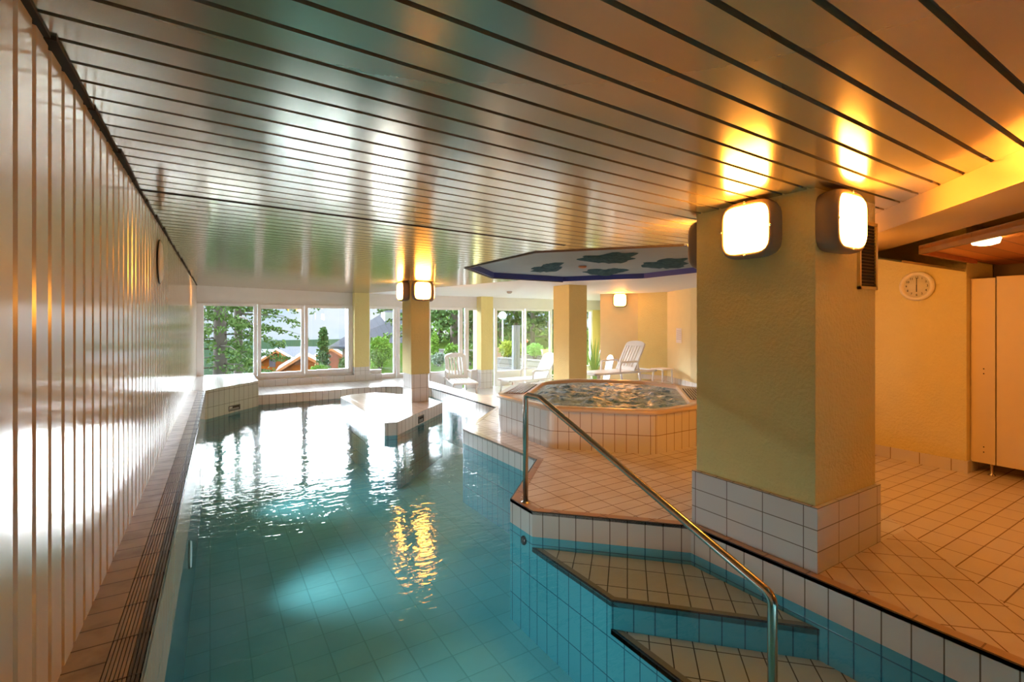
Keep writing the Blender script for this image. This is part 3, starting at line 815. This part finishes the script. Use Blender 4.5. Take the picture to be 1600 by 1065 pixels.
for h in range(1, 13):
    cu = bpy.data.curves.new('numeral', 'FONT'); cu.body = str(h); cu.size = .030; cu.align_x = 'CENTER'; cu.align_y = 'CENTER'; cu.extrude = .0006
    a = h*PI/6
    tmp = bpy.data.objects.new('numeral', cu); C.objects.link(tmp)
    dg = bpy.context.evaluated_depsgraph_get(); me = bpy.data.meshes.new_from_object(tmp.evaluated_get(dg)); bpy.data.objects.remove(tmp)
    me.transform(Matrix.Translation((-.0150, -math.sin(a)*.088, math.cos(a)*.088)) @ Matrix.Rotation(-PI/2, 4, 'Z') @ Matrix.Rotation(PI/2, 4, 'X'))
    o = bpy.data.objects.new('numeral', me); C.objects.link(o); o.parent = t; me.materials.clear(); me.materials.append(BLACK)

# ================================================================== WOODEN CANOPY, CUBICLES
t = thing('wooden_canopy', (5.2, 1.0, 2.0), 'low wooden canopy with orange boarded underside over the cubicles', 'canopy')
cp = [(4.90, 1.64), (4.13, .87), (4.13-2.0, -1.13), (7.0, -1.13), (7.0, 1.64)]
cp = [(4.90, 1.64), (2.6, -.66), (7.05, -.66), (7.05, 1.64)]
m = MB(); m.prism(cp, 2.03, 2.055, 0)
m.build('boarding', tile('boarding', (.66, .24, .06), (.12, .04, .015), 4, .16, .004, rough=.45, rot=0, var=.75), t)
m = MB()
def edge_board(p, q, th, z0, z1):
    d = Vector((q[0]-p[0], q[1]-p[1])).normalized(); nx, ny = d.y*th, -d.x*th
    m.prism([p, q, (q[0]+nx, q[1]+ny), (p[0]+nx, p[1]+ny)], z0, z1)
edge_board((2.6, -.66), (4.90, 1.64), .03, 1.995, 2.065); m.build('front_board', WOOD, t)
m = MB(); edge_board((4.90, 1.64), (6.15, 1.64), .03, 1.995, 2.03); m.build('side_batten', WOODO, t)
x_, y_ = PZ(1540, 378, 2.0)
o = MB(); o.lathe([(.075, .03), (.08, .02), (.07, -.012), (.035, -.022), (0, -.024)], (x_, y_, 2.0), 24)
tag(o.build('ceiling_light', mat('small_lamp', (1, .9, .7), .4, emis=(1, .62, .25), estr=3.0)), 'small round glowing light under the wooden canopy', 'ceiling light')
# cubicle fronts on little feet
def panel(ya, yb, z0, z1, nm, label, screws=()):
    t = thing(nm, (6.25, (ya+yb)/2, 0), label, 'cubicle panel')
    m = MB(); m.box((6.25, ya, z0), (6.275, yb, z1)); m.build('board', LAMIN, t, bevel=.002)
    for (sy, sz) in screws:
        m = MB(); m.lathe([(.006, 0), (.005, .003), (0, .0035)], (0, 0, 0), 8, M=Matrix.Rotation(-PI/2, 4, 'Y')); m.xf(Matrix.Translation((6.25, sy, sz))); m.build('screw', BLACK, t)
    return t
yg = YonX(1556, 6.25); ysc = YonX(1537, 6.25)
Ds = 6.25*sa+ysc*ca
tp = panel(yg+.004, 1.688, .105, 1.86, 'cubicle_post_panel', 'narrow peach cubicle panel with screws next to the yellow wall',
      [(ysc, ZD(576, Ds)), (ysc, ZD(583.5, Ds)), (ysc, ZD(698, Ds)), (ysc, ZD(706, Ds))])
m = MB(); m.lathe([(.028, 0), (.028, .01), (.014, .02), (.014, .105)], (6.262, yg+.03, 0), 14); m.build('foot', STEEL, tp)
panel(.55, yg-.004, .105, 1.87, 'cubicle_door', 'wide peach cubicle door at the right edge')
m = MB(); m.box((6.9, -2, 0), (7.0, 1.68, 2.55)); struct(m.build('wall_cubicle', [mat('dark_inside', (.20, .15, .12), .8)]))

# ================================================================== NOTICE
p, q_ = Vector((9.55, 8.2)), Vector((9.02, 7.1)); d = (q_-p).normalized()
c_ = Vector(on_line(1061, p, q_)); nrm = Vector((-d.y, d.x)); nrm = nrm if nrm.dot(Vector((-1, -1))) > 0 else -nrm
Dn = c_.x*sa+c_.y*ca; zc_ = ZD(524, Dn); hh = 11.5*Dn/F
a = c_-d*.14+nrm*.004; b_ = c_+d*.14+nrm*.004
t = thing('notice_sheet', (c_.x, c_.y, zc_-hh), 'pale paper notice with printed lines pinned on the yellow wall', 'notice')
m = MB(); a2 = a+nrm*.003; b2 = b_+nrm*.003
m.prism([(a.x, a.y), (b_.x, b_.y), (b2.x, b2.y), (a2.x, a2.y)], zc_-hh, zc_+hh); m.build('sheet', mat('paper', (.82, .78, .80), .7), t)
for i in range(5):
    z = zc_+hh*.62-i*hh*.27; a3 = c_-d*.11+nrm*.0072; b3 = c_+d*.11+nrm*.0072; a4 = a3+nrm*.001; b4 = b3+nrm*.001
    m = MB(); m.prism([(a3.x, a3.y), (b3.x, b3.y), (b4.x, b4.y), (a4.x, a4.y)], z-.006, z+.006); m.build('printed_line', mat('print', (.50, .48, .52), .7), t)

# ================================================================== RECLINERS
def make_lounger(label, back=58):
    # foot at x=0, head towards +x; width .64 along y (0 .. .64); floor z=0
    t = thing('sun_lounger', (0, 0, 0), label, 'sun lounger', 'white plastic sun loungers')
    W = .64; zs = .36; L = 1.15
    m = MB()
    for y in (.0, W-.05): m.box((0, y, zs-.045), (1.85, y+.05, zs))
    m.box((0, 0, zs-.045), (.06, W, zs)); m.box((1.79, 0, zs-.045), (1.85, W, zs)); m.box((L, 0, zs-.045), (L+.05, W, zs))
    m.build('frame', PLAST, t, world=False, bevel=.012)
    m = MB()
    for k in range(7): m.box((.06, .055+k*.077, zs-.015), (L, .055+k*.077+.062, zs+.002))
    m.build('seat_slats', PLAST, t, world=False)
    th = math.radians(back); m = MB(); H = .74
    for k in range(6):
        m.box((.05, .085+k*.082, -.010), (H-.13, .085+k*.082+.052, .012))
    m.box((0, .03, -.015), (.08, W-.03, .015)); m.box((.0, .03, -.02), (H-.12, .085, .018)); m.box((.0, W-.085, -.02), (H-.12, W-.03, .018))
    tp = []
    for i in range(13):
        a = PI*i/12; tp.append((H-.13+.13*math.sin(a)**.6, W/2-(W/2-.03)*math.cos(a)))
    m.prism(tp, -.02, .018)
    m.xf(Matrix.Translation((L+.02, 0, zs)) @ Matrix.Rotation(-th, 4, 'Y')); m.build('backrest', PLAST, t, world=False)
    for y in (.02, W-.02):
        m = MB(); m.tube([(.72, y, zs-.02)]+arc((.72, y, zs-.02), (.74, y, zs+.20), (1.2, y, zs+.21), .06)+arc((.74, y, zs+.20), (1.24, y, zs+.21), (1.30, y, zs), .05)+[(1.30, y, zs-.03)], .022, 8)
        m.build('armrest', PLAST, t, world=False)
    for x in (.12, 1.32):
        for y in (.03, W-.03):
            m = MB(); m.tube([(x, y, zs-.03), (x+(.05 if x > 1 else -.03), y, 0)], [.032, .022], 8); m.build('leg', PLAST, t, world=False)
    return t
lg = make_lounger('white slatted sun lounger on the yellow-walled side, next to the white table', 60); lg.location = (6.80, 7.72, 0)
l2 = copy_tree(lg); l2.location = (6.50, 10.62, LOWF); l2['label'] = 'white sun lounger half hidden behind the pillar at the hot tub, before the right windows'
l1 = copy_tree(lg)
l1['label'] = 'white slatted sun lounger facing the pool, seen from its foot, left of the window pillar'
xf_, yf_ = PD(706, 12.15); l1.rotation_euler = (0, 0, math.radians(58.3+17)); 
l1.location = (*PD(748, 12.1), LOWF)
# chair with curved back slots
t = thing('garden_chair', (*PD(934, 11.9), LOWF), 'white high-backed plastic chair with curved back slots beside the plant', 'chair', rz=math.radians(-112))
bk = MB(); th = math.radians(-12)
prof = []
for i in range(17):
    a = PI*i/16; prof.append((.22*math.cos(a), .52+.13*math.sin(a)))
prof = [(.20, 0)]+prof+[(-.20, 0)]
bk2 = [(x, z) for x, z in prof]
vs = [(x, 0, z) for x, z in bk2]+[(x, .02, z) for x, z in bk2]; n_ = len(bk2)
bk.add(vs, [tuple(range(n_)), tuple(range(n_, 2*n_))[::-1]]+[(i, (i+1) % n_, n_+(i+1) % n_, n_+i) for i in range(n_)])
Mb = Matrix.Translation((0, .20, .42)) @ Matrix.Rotation(th, 4, 'X')
bk.xf(Mb); bk.build('backrest', PLAST, t, world=False)
for k in range(4):
    sl = MB(); pts = []
    for i in range(9):
        f = i/8*2-1; pts.append((f*.12, -.004, .14+k*.11-.03*(1-f*f)))
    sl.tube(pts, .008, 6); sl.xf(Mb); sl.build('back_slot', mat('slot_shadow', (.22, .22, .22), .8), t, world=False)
m = MB(); m.box((-.22, -.24, .40), (.22, .22, .425)); m.build('seat', PLAST, t, world=False, bevel=.01)
for x in (-.21, .21):
    m = MB(); m.tube([(x*1.1, -.22, .40), (x*1.15, -.24, .62), (x*1.15, -.1, .64), (x*1.1, .20, .63)], .02, 8); m.build('armrest', PLAST, t, world=False)
    for y in (-.2, .2):
        m = MB(); m.tube([(x, y, .41), (x*1.12, y*1.1, 0)], [.026, .02], 8); m.build('leg', PLAST, t, world=False)
# low white table
t = thing('side_table', (8.98, 7.85, 0), 'low white plastic table behind the head of the lounger by the yellow wall', 'table')
m = MB(); m.box((-.20, -.18, .33), (.20, .18, .36)); m.build('table_top', PLAST, t, world=False, bevel=.01)
for x in (-.17, .17):
    for y in (-.15, .15):
        m = MB(); m.tube([(x*.9, y*.9, .33), (x, y, 0)], [.022, .018], 8); m.build('leg', PLAST, t, world=False)
# potted plant with long upright leaves
px_, py_ = PD(929, 13.3)
t = thing('potted_plant', (px_, py_, LOWF), 'tall green plant with long upright leaves by the last window', 'plant')
m = MB(); m.lathe([(.12, 0), (.17, .28), (.18, .30), (.16, .30), (.155, .27), (0, .27)], (px_, py_, LOWF), 24); m.build('pot', mat('grey_pot', (.55, .55, .55), .6), t)
m = MB(); rn = random.Random(3)
for i in range(60):
    a = rn.random()*2*PI; L = .5+rn.random()*.75; lean = .05+rn.random()*.32; b0 = Vector((px_+.06*math.cos(a), py_+.06*math.sin(a), LOWF+.27))
    prev = None
    for j in range(6):
        f = j/5; c = b0+Vector((math.cos(a)*lean*f*f, math.sin(a)*lean*f*f, L*f)); wv = .016*(1-f)**.6+.001
        s_ = Vector((-math.sin(a), math.cos(a), 0))*wv; cur = (c-s_, c+s_)
        if prev: m.add([prev[0], prev[1], cur[1], cur[0]], [(0, 1, 2, 3)], 0)
        prev = cur
m.build('leaves', mat('leaf_green', (.16, .34, .06), .45, var=(.35, .45, .12), vscale=3), t)

# ================================================================== OUTSIDE
GRASS = mat('grass', (.032, .060, .010), .95, bump=1.0, bscale=60, var=(.045, .070, .013), vscale=1.2, spec=0)
m = MB()
m.add([(3.4, WY+.2, -.55), (60, WY+.2, -.55), (60, 24, -.52), (60, 60, .1), (6.5, 23, -.5), (17.3, 60, -.3)], [(0, 1, 2, 4), (4, 2, 3, 5)])
m.add([(-60, WY+.2, -7.0), (2.2, WY+.2, -4.5), (3.4, WY+.2, -.55), (6.5, 23, -.5), (17.3, 60, -.3), (5.7, 23.5, -5.5), (14, 60, -8.2), (-60, 60, -9)], [(1, 5, 3, 2), (5, 6, 4, 3), (0, 5, 1), (0, 7, 6, 5)])
o = m.build('lawn', GRASS); struct(o)
m = MB(); m.add([(-300, 60, -9), (300, 60, -9), (300, 300, -9), (-300, 300, -9)], [(0, 1, 2, 3)]); m.add([(-300, -60, -8), (-.9, -60, -8), (-.9, 60, -8), (-300, 60, -8)], [(0, 1, 2, 3)])
struct(m.build('ground', mat('far_ground', (.022, .035, .02), .95, spec=0)))

BARK = mat('bark', (.16, .13, .11), .9, spec=.1, bump=.8, bscale=14, var=(.09, .07, .06), vscale=5)
LEAFN = mat('needles', (.055, .105, .028), .8, spec=.1, var=(.13, .19, .05), vscale=.9)
LEAFD = mat('needles_dark', (.035, .085, .025), .8, spec=.1, var=(.10, .17, .045), vscale=.7)
LEAFB = mat('leaves_bright', (.11, .23, .03), .7, spec=.1, var=(.20, .33, .05), vscale=2.5)
LEAFY = mat('leaves_yellow', (.34, .36, .04), .7, spec=.1, var=(.22, .30, .04), vscale=3)
def clump(m, c, r, rn, n, size, mi=0, flat=1.0):
    for _ in range(n):
        d = Vector((rn.gauss(0, 1), rn.gauss(0, 1), rn.gauss(0, 1)*flat)); d = d.normalized()*r*rn.random()**.4
        p = Vector(c)+Vector((d.x, d.y, d.z)); a = Vector((rn.gauss(0, 1), rn.gauss(0, 1), rn.gauss(0, 1))).normalized()*size
        b = a.cross(Vector((rn.gauss(0, 1), rn.gauss(0, 1), rn.gauss(0, 1)))).normalized()*size*.55
        m.add([p-a, p+b, p+a, p-b], [(0, 1, 2, 3)], mi)
def conifer(x, y, z, H, R, label, seed, z_first=.4, nb=46, bth=1.0, leaf=LEAFN, lsize=.09, trunk=.25, per=16, group='conifers outside', name='conifer', zmax=None, gap_=1.0, sparse=False, aim=None):
    rn = random.Random(seed); t = thing(name, (x, y, z), label, 'tree', group)
    m = MB(); m.tube([(x, y, z-.3), (x+.05, y, z+H*.3), (x-.05, y+.05, z+H*.7), (x, y, z+H)], [trunk, trunk*.8, trunk*.45, .03], 10)
    mb, ml = m, MB()
    for i in range(nb):
        f = i/(nb-1); zz = z+z_first+(H-z_first)*f
        L = R*((1-f)**.75)*(.7+.5*rn.random())+.15; a = i*2.4+rn.random()*.6
        if aim is not None and rn.random() < .45: a = aim+rn.gauss(0, .6)
        droop = .22*L*(1-f*.8)
        pts = [Vector((x+math.cos(a)*L*s_, y+math.sin(a)*L*s_, zz-droop*s_*s_+.06*L*s_)) for s_ in (0, .35, .7, 1)]
        mb.tube(pts, [bth*(.035*L/2+.01), bth*(.022*L/2+.008), bth*.012, .004], 5)
        for k in range(per):
            s_ = .12+.88*rn.random(); j = min(2, int(s_*3)); q_ = pts[j].lerp(pts[j+1], s_*3-j)
            side = Vector((-math.sin(a), math.cos(a), 0))*(rn.random()*2-1)*L*.26*(1.15-s_)
            c = q_+side+Vector((0, 0, -abs(rn.gauss(0, .08))*L*.4))
            clump(ml, c, lsize*2.2, rn, 7, lsize, flat=.5)
    mb.build('trunk', BARK, t); ml.build('foliage', leaf, t)
    return t
def shrub(px, D, py_c, wpx, hpx, label, seed, leaf=LEAFB, name='shrub', size=.05, n=900):
    rn = random.Random(seed); x, y = PD(px, D); k = D/F; zc = ZD(py_c, D); rx = wpx*k/2; rz = hpx*k/2
    t = thing(name, (x, y, zc-rz), label, 'shrub', 'garden shrubs')
    m = MB()
    for _ in range(n):
        d = Vector((rn.gauss(0, 1), rn.gauss(0, 1), rn.gauss(0, 1))).normalized()*(rn.random()**.35)*(.85+.15*math.sin(5*rn.random()))
        clump(m, (x+d.x*rx, y+d.y*rx, zc+d.z*rz), size, rn, 3, size)
    m.build('leaves', leaf, t)
    m = MB()
    for k_ in range(5):
        a = k_*1.3; m.tube([(x, y, zc-rz-.3), (x+math.cos(a)*rx*.5, y+math.sin(a)*rx*.5, zc+rz*.2)], [.03, .008], 5)
    m.build('stems', BARK, t)
# near left: two big conifers, a third behind
x, y = PD(342, 19); conifer(x, y, -4, 15, 3.4, 'big conifer with thick pale trunk seen through the leftmost window', 11, 2.4, 90, bth=.5, lsize=.085, trunk=.30, per=30)
x, y = PD(371, 22); conifer(x, y, -4.5, 15, 3.6, 'second conifer, its drooping boughs reaching across the middle window', 12, 5.7, 64, bth=.8, lsize=.075, trunk=.24, per=20, aim=-YAW+.2)
x, y = PD(395, 21); 
x, y = PD(505, 42); conifer(x, y, -5.6, ZD(514, 42)+5.6, .62, 'small slender spruce standing before the orange chalets', 14, 1, 46, 1.0, LEAFD, .11, .08, 14)
shrub(500, 40, 577, 30, 14, 'green bush at the foot of the slender spruce', 15, size=.13, n=350)
shrub(536, 36, 572, 14, 26, 'dark green bush at the right edge of the third window', 16, LEAFN, size=.11, n=350)
shrub(594, 20.5, 549, 36, 50, 'round leafy green bush before the grey-roofed house', 17, size=.06, n=1300)
shrub(707, 23, 549, 26, 26, 'yellow-green bush behind the lounger facing the pool', 18, LEAFB, size=.07, n=600)
shrub(679, 22, 540, 12, 44, 'tall light green bush just right of the island pillar', 19, LEAFB, size=.07, n=450)
shrub(686, 21.5, 560, 26, 18, 'grey-green low bush beside the tall light green bush', 20, mat('leaves_grey', (.17, .24, .17), .8, var=(.30, .35, .27), vscale=3), size=.06, n=450)
shrub(735, 22, 556, 12, 20, 'small dark bush next to the window pillar', 21, LEAFN, size=.06, n=250)
shrub(792, 19.5, 545, 26, 30, 'bright yellow-leaved shrub by the dark garden post', 22, LEAFY, size=.05, n=420)
shrub(812, 19.9, 546, 12, 24, 'small yellow shrub right of the dark garden post', 24, LEAFY, size=.05, n=160)
shrub(836, 19.3, 546, 27, 20, 'rounded bright green bush on the timber planter wall', 23, mat('leaves_fresh', (.14, .33, .05), .7, var=(.22, .40, .08), vscale=3), size=.05, n=900)
shrub(858, 19.8, 550, 14, 14, 'small green bush beside the terracotta pot', 25, size=.05, n=200)
# wood edge on the right
spec = [(655, 38, 13, 'dark conifer just right of the island pillar in the garden', LEAFN), (688, 42, 15, 'light green conifer behind the bushes in the fifth window', LEAFB),
        (711, 30, 13, 'conifer with broad dark trunk beside the frame of the fifth window', LEAFD), (740, 46, 8, 'dark conifer seen in the narrow pane by the window pillar', LEAFD),
        (783, 40, 14, 'tall conifer behind the white globe street lamp', LEAFN), (806, 44, 15, 'tall conifer behind the dark garden post', LEAFD),
        (832, 38, 14, 'bright green conifer behind the rounded bush', LEAFN), (858, 42, 15, 'dark conifer at the right edge of the eighth window', LEAFD),
        (770, 52, 14, 'far conifer behind the window pillar', LEAFD), (905, 40, 14, 'conifer hidden mostly behind the pillar at the hot tub', LEAFN), (622, 50, 12, 'far conifer behind the grey-roofed house', LEAFN)]
for i, (px, D, H, lb, lf) in enumerate(spec):
    x, y = PD(px, D); conifer(x, y, -.5, H, 2.7 if D > 32 else 2.0, lb, 40+i, .8, 44, 1.0, lf, .17, .34 if D < 32 else .2, 15)
# houses
SLATE = tile('slate_roof', (.085, .085, .10), (.055, .055, .065), .5, .4, .02, rough=.8, spec=.05)
OW = tile('orange_boards', (.34, .095, .016), (.18, .045, .008), 6, .25, .02, rough=.9, var=.8, spec=0)
OWR = mat('orange_fascia', (.42, .14, .03), .6); BRW = mat('brown_boards', (.10, .06, .04), .7)
def chalet(apx, apy, lpx, lpy, rpx, rpy, D, label, depth=9, win=None, facing=0, zb=-8.8, roof_only=False):
    A = Vector((*PD(apx, D), ZD(apy, D))); Lf = Vector((*PD(lpx, D), ZD(lpy, D))); Rt = Vector((*PD(rpx, D), ZD(rpy, D)))
    f = Vector((sa, ca, 0)); f = (f+Vector((ca, -sa, 0))*facing).normalized()*depth
    t = thing('chalet', (A.x, A.y, zb), label, 'house', 'orange timber chalets')
    up = Vector((0, 0, .25))
    m = MB(); pts = [Vector((Lf.x, Lf.y, zb)), Vector((Rt.x, Rt.y, zb)), Rt, A, Lf]
    vs = pts+[p+f for p in pts]
    m.add(vs, [(0, 1, 2, 3, 4), (9, 8, 7, 6, 5), (1, 6, 7, 2), (0, 4, 9, 5)]); m.build('timber_wall', OW, t)
    m = MB()
    ov = -f.normalized()*.9
    for P, Q in ((A, Lf), (A, Rt)):
        e = (Q-P)*1.12; q0 = P+e
        m.add([P+ov, q0+ov, q0+f, P+f, P+ov+up, q0+ov+up, q0+f+up, P+f+up], [(0, 1, 2, 3), (7, 6, 5, 4), (0, 4, 5, 1), (1, 5, 6, 2)])
    m.build('roof', SLATE, t)
    m = MB()
    for P, Q in ((A, Lf), (A, Rt)):
        e = (Q-P)*1.12; q0 = P+e; o1 = ov*1.05; dn = Vector((0, 0, -.22))
        m.add([P+o1+up, q0+o1+up, q0+o1+dn, P+o1+dn, P+o1*.9+up, q0+o1*.9+up, q0+o1*.9+dn, P+o1*.9+dn], [(0, 1, 2, 3), (7, 6, 5, 4), (3, 2, 6, 7), (0, 4, 5, 1)])
    m.build('bargeboard', OWR, t)
    if win:
        for (a, b, c, d) in win:
            P = Vector((*PD(a, D-.05), 0)); Q = Vector((*PD(c, D-.05), 0)); z1, z0 = ZD(b, D), ZD(d, D)
            m = MB(); g_ = -f.normalized()*.08
            m.add([(P.x, P.y, z0), (Q.x, Q.y, z0), (Q.x, Q.y, z1), (P.x, P.y, z1)]+[(P.x+g_.x, P.y+g_.y, z0), (Q.x+g_.x, Q.y+g_.y, z0), (Q.x+g_.x, Q.y+g_.y, z1), (P.x+g_.x, P.y+g_.y, z1)], [(4, 5, 6, 7), (0, 1, 5, 4), (2, 3, 7, 6), (1, 2, 6, 5), (3, 0, 4, 7)])
            m.build('shutter_window', mat('window_brown', (.10, .07, .08), .4), t)
    return t
chalet(431, 548, 402, 567, 455, 561.5, 92, 'orange timber gable with a dark window, behind the middle pane', 8, [(420.5, 561, 430.5, 573)], facing=-.47)
chalet(474, 554.5, 436, 578, 508, 572, 74, 'nearest orange timber gable, straddling the mullion of the casements', 8, facing=-.42)
chalet(517, 545, 492, 558, 542, 559.5, 84, 'orange timber gable behind the slender spruce', 8, facing=-.36)
x, y = PD(395, 76)
# long grey roofs behind
def slab_roof(name, pts, D, D2, label, zb=-8.8):
    # pts: lower left, lower right, upper right, upper left pixels; lower edge at D, ridge at D2
    t = thing(name, (*PD(pts[0][0], D), zb), label, 'house', 'grey slate roofed houses')
    P = [Vector((*PD(pts[i][0], D if i < 2 else D2), ZD(pts[i][1], D if i < 2 else D2))) for i in range(4)]
    m = MB(); dn = Vector((0, 0, -.3))
    bk = [P[3]+(P[3]-P[0])*Vector((1, 1, 0)), P[2]+(P[2]-P[1])*Vector((1, 1, 0))]
    m.add(P+[p+dn for p in P], [(0, 1, 2, 3), (7, 6, 5, 4), (0, 4, 5, 1), (1, 5, 6, 2), (3, 7, 4, 0)]); 
    r0 = Vector((P[3].x+(P[3]-P[0]).x, P[3].y+(P[3]-P[0]).y, P[0].z)); r1 = Vector((P[2].x+(P[2]-P[1]).x, P[2].y+(P[2]-P[1]).y, P[1].z))
    m.add([P[3], P[2], r1, r0], [(0, 1, 2, 3)])
    m.build('roof', SLATE, t)
    m = MB(); f = Vector((sa, ca, 0))*.8
    q = [P[0]+f, P[1]+f]
    m.add([(q[0].x, q[0].y, zb), (q[1].x, q[1].y, zb), q[1]+dn, q[0]+dn, (r0.x, r0.y, zb), (r1.x, r1.y, zb), r1+dn, r0+dn], [(0, 1, 2, 3), (1, 5, 6, 2), (4, 0, 3, 7), (5, 4, 7, 6)])
    m.build('wall', BRW, t); return t
slab_roof('chalet', [(445, 562), (497, 562), (515, 541), (436, 541)], 104, 114, 'long grey slate roof behind the orange gables')
slab_roof('chalet', [(400, 556), (430, 556), (432, 545), (404, 545)], 122, 130, 'far grey roof above the left orange gable')
# big grey-roofed house
D = 41; t = thing('garden_house', (*PD(590, D), -.6), 'house with large pale slate roof behind the lawn', 'house')
m = MB(); P = lambda a, b, dd=0: Vector((*PD(a, D+dd), ZD(b, D+dd)))
lo = [P(514, 541, 0), P(690, 545, 0)]; hi = [P(603, 485, 6), P(660, 481, 6)]; dn = Vector((0, 0, -.2))
m.add([lo[0], lo[1], hi[1], hi[0], lo[0]+dn, lo[1]+dn, P(540, 541, 12), P(700, 545, 12)], [(0, 1, 2, 3), (4, 0, 6), (0, 4, 5, 1), (0, 3, 6), (3, 2, 7, 6), (1, 7, 2)])
m.build('roof', SLATE, t)
m = MB(); q0, q1 = P(535, 548, 1.0), P(684, 548, 1.0); b0, b1 = P(550, 548, 11), P(690, 548, 11)
m.add([(q0.x, q0.y, -7.0), (q1.x, q1.y, -7.0), (q1.x, q1.y, q1.z+.3), (q0.x, q0.y, q0.z+.3), (b0.x, b0.y, -7), (b0.x, b0.y, q0.z+.3), (b1.x, b1.y, -7), (b1.x, b1.y, q0.z+.3)], [(0, 1, 2, 3), (4, 0, 3, 5), (1, 6, 7, 2)])
m.build('wall', mat('brown_timber', (.20, .13, .10), .8), t)
m = MB(); a, b = P(607, 560, .9), P(615, 572, .9); m.box((a.x, a.y-.1, b.z), (b.x+.2, a.y+.1, a.z)); m.build('door', WHITE, t)
m = MB(); a, b = P(589, 525, 2.0), P(601, 519, 2.6)
m.add([a, a+Vector((.35, -.1, 0)), b+Vector((.35, -.1, .1)), b], [(0, 1, 2, 3)])
m.xf(Matrix.Translation((0, -.15, .1))); m.build('roof_window', mat('skylight_glass', (.75, .8, .88), .1), t)
m = MB(); c = P(607, 497, 4.5); m.box((c.x-.5, c.y-.5, c.z-1.2), (c.x+.7, c.y+.7, c.z+.55)); m.build('chimney', mat('pale_render', (.55, .53, .52), .8), t)
# street lamp
x, y = PD(785.3, 25); t = thing('street_lamp', (x, y, -.5), 'white globe street lamp on a thin pole in the garden', 'street lamp')
zg = ZD(493, 25)
m = MB(); m.tube([(x, y, -.6), (x, y, zg-.2)], .035, 8); m.build('pole', mat('pale_metal', (.60, .62, .62), .5), t)
m = MB(); m.lathe([(0.01, -.22)]+[(.21*math.sin(a), -.21*math.cos(a)) for a in [PI*i/12 for i in range(1, 12)]]+[(0, .21)], (x, y, zg), 20); m.build('globe', mat('opal_globe', (.92, .92, .90), .3), t)
# dark post
x, y = PD(806.3, 17.0); zt_ = ZD(508, 17.0); k = 17.0/F
t = thing('garden_post', (x, y, -.52), 'tall dark grey timber post standing on the lawn', 'post')
m = MB(); m.box((x-6*k, y-.06, -.6), (x-.6*k, y+.06, zt_)); m.box((x+.6*k, y-.06, -.6), (x+6*k, y+.06, zt_)); m.build('twin_beams', mat('weathered_dark', (.13, .12, .13), .8), t)
m = MB(); m.box((x-.7*k, y-.03, -.6), (x+.7*k, y+.03, zt_-.05)); m.build('filler_strip', mat('filler', (.28, .26, .28), .8), t)
# timber retaining walls
TMB = tile('timber_beams', (.20, .18, .165), (.07, .06, .055), 1.3, .17, .012, rough=.85, spec=.05, var=.75, bump=.6)
def retaining(pa, Da, pb, Db, ytop_a, ytop_b, label, th=.3):
    a, b = PD(pa, Da), PD(pb, Db); za_ = ZD(ytop_a, Da)
    d = Vector((b[0]-a[0], b[1]-a[1])).normalized(); n_ = Vector((-d.y, d.x))*th
    m = MB(); m.prism([a, b, (b[0]+n_.x, b[1]+n_.y), (a[0]+n_.x, a[1]+n_.y)], -.6, za_)
    tag(m.build('timber_planter', TMB), label, 'retaining wall', 'timber retaining walls')
retaining(776, 19.0, 852, 17.2, 558, 556, 'low weathered timber retaining wall below the rounded bush')
retaining(776, 21.5, 870, 20.0, 552, 551, 'upper timber retaining wall behind the yellow shrub')
retaining(676, 27, 742, 26, 545, 546, 'low timber wall behind the garden bushes in the fifth window')
# terracotta pots and small red things
def pot(px, py, D, r, h, col, label, nm='terracotta_pot', cat='pot'):
    x, y = PD(px, D); z = ZD(py, D); m = MB(); m.lathe([(r*.6, -h/2), (r, h/2), (r*.85, h/2), (r*.8, h*.35), (0, h*.35)], (x, y, z), 16)
    tag(m.build(nm, mat('terracotta_'+nm, col, .7)), label, cat)
pot(852, 552.5, 17.4, .16, .30, (.55, .20, .10), 'terracotta pot on the timber wall at the edge of the eighth window')
m = MB(); x, y = PD(822, 20.4); m.lathe([(0.01, -.09), (.07, -.05), (.09, 0), (.07, .05), (0, .09)], (x, y, ZD(532.5, 20.4)), 14); m.tube([(x, y, -.5), (x, y, ZD(534.5, 20.4))], .015, 6)
tag(m.build('red_lantern', mat('red_globe', (.75, .09, .02), .5)), 'small red-orange ball on a stake beside the window mullion', 'garden ornament')
x, y = PD(782, 21); m = MB(); m.box((x-.25, y, -.3), (x+.3, y+.06, ZD(543, 21)))
tag(m.build('wooden_board', mat('tan_board', (.50, .30, .18), .8)), 'small tan wooden board behind the timber wall under the street lamp', 'board')
# pinkish post just outside the third window
x = XonY(542.3, WY+.5); m = MB(); m.box((x-.035, WY+.47, -.6), (x+.05, WY+.56, 1.80)); 
tag(m.build('outside_post', mat('pink_wood', (.62, .42, .36), .7)), 'pale pinkish timber post just outside the third window', 'post')
# roof overhang above the windows
m = MB(); m.box((-1, WY+.12, 2.3), (12.4, WY+.5, 2.5)); struct(m.build('roof_overhang', [WHITE]))
# portals guide the daylight sampling through the window openings
for (xa_, xb_, z0_, z1_) in ((-.3, 3.1, .3, 1.8), (3.3, 11.2, -.1, 1.8)):
    L = bpy.data.lights.new('portal', 'AREA'); L.shape = 'RECTANGLE'; L.size = xb_-xa_; L.size_y = z1_-z0_
    L.cycles.is_portal = True
    o = bpy.data.objects.new('portal', L); C.objects.link(o); o.location = ((xa_+xb_)/2, WY+.10, (z0_+z1_)/2); o.rotation_euler = (-PI/2, 0, 0)
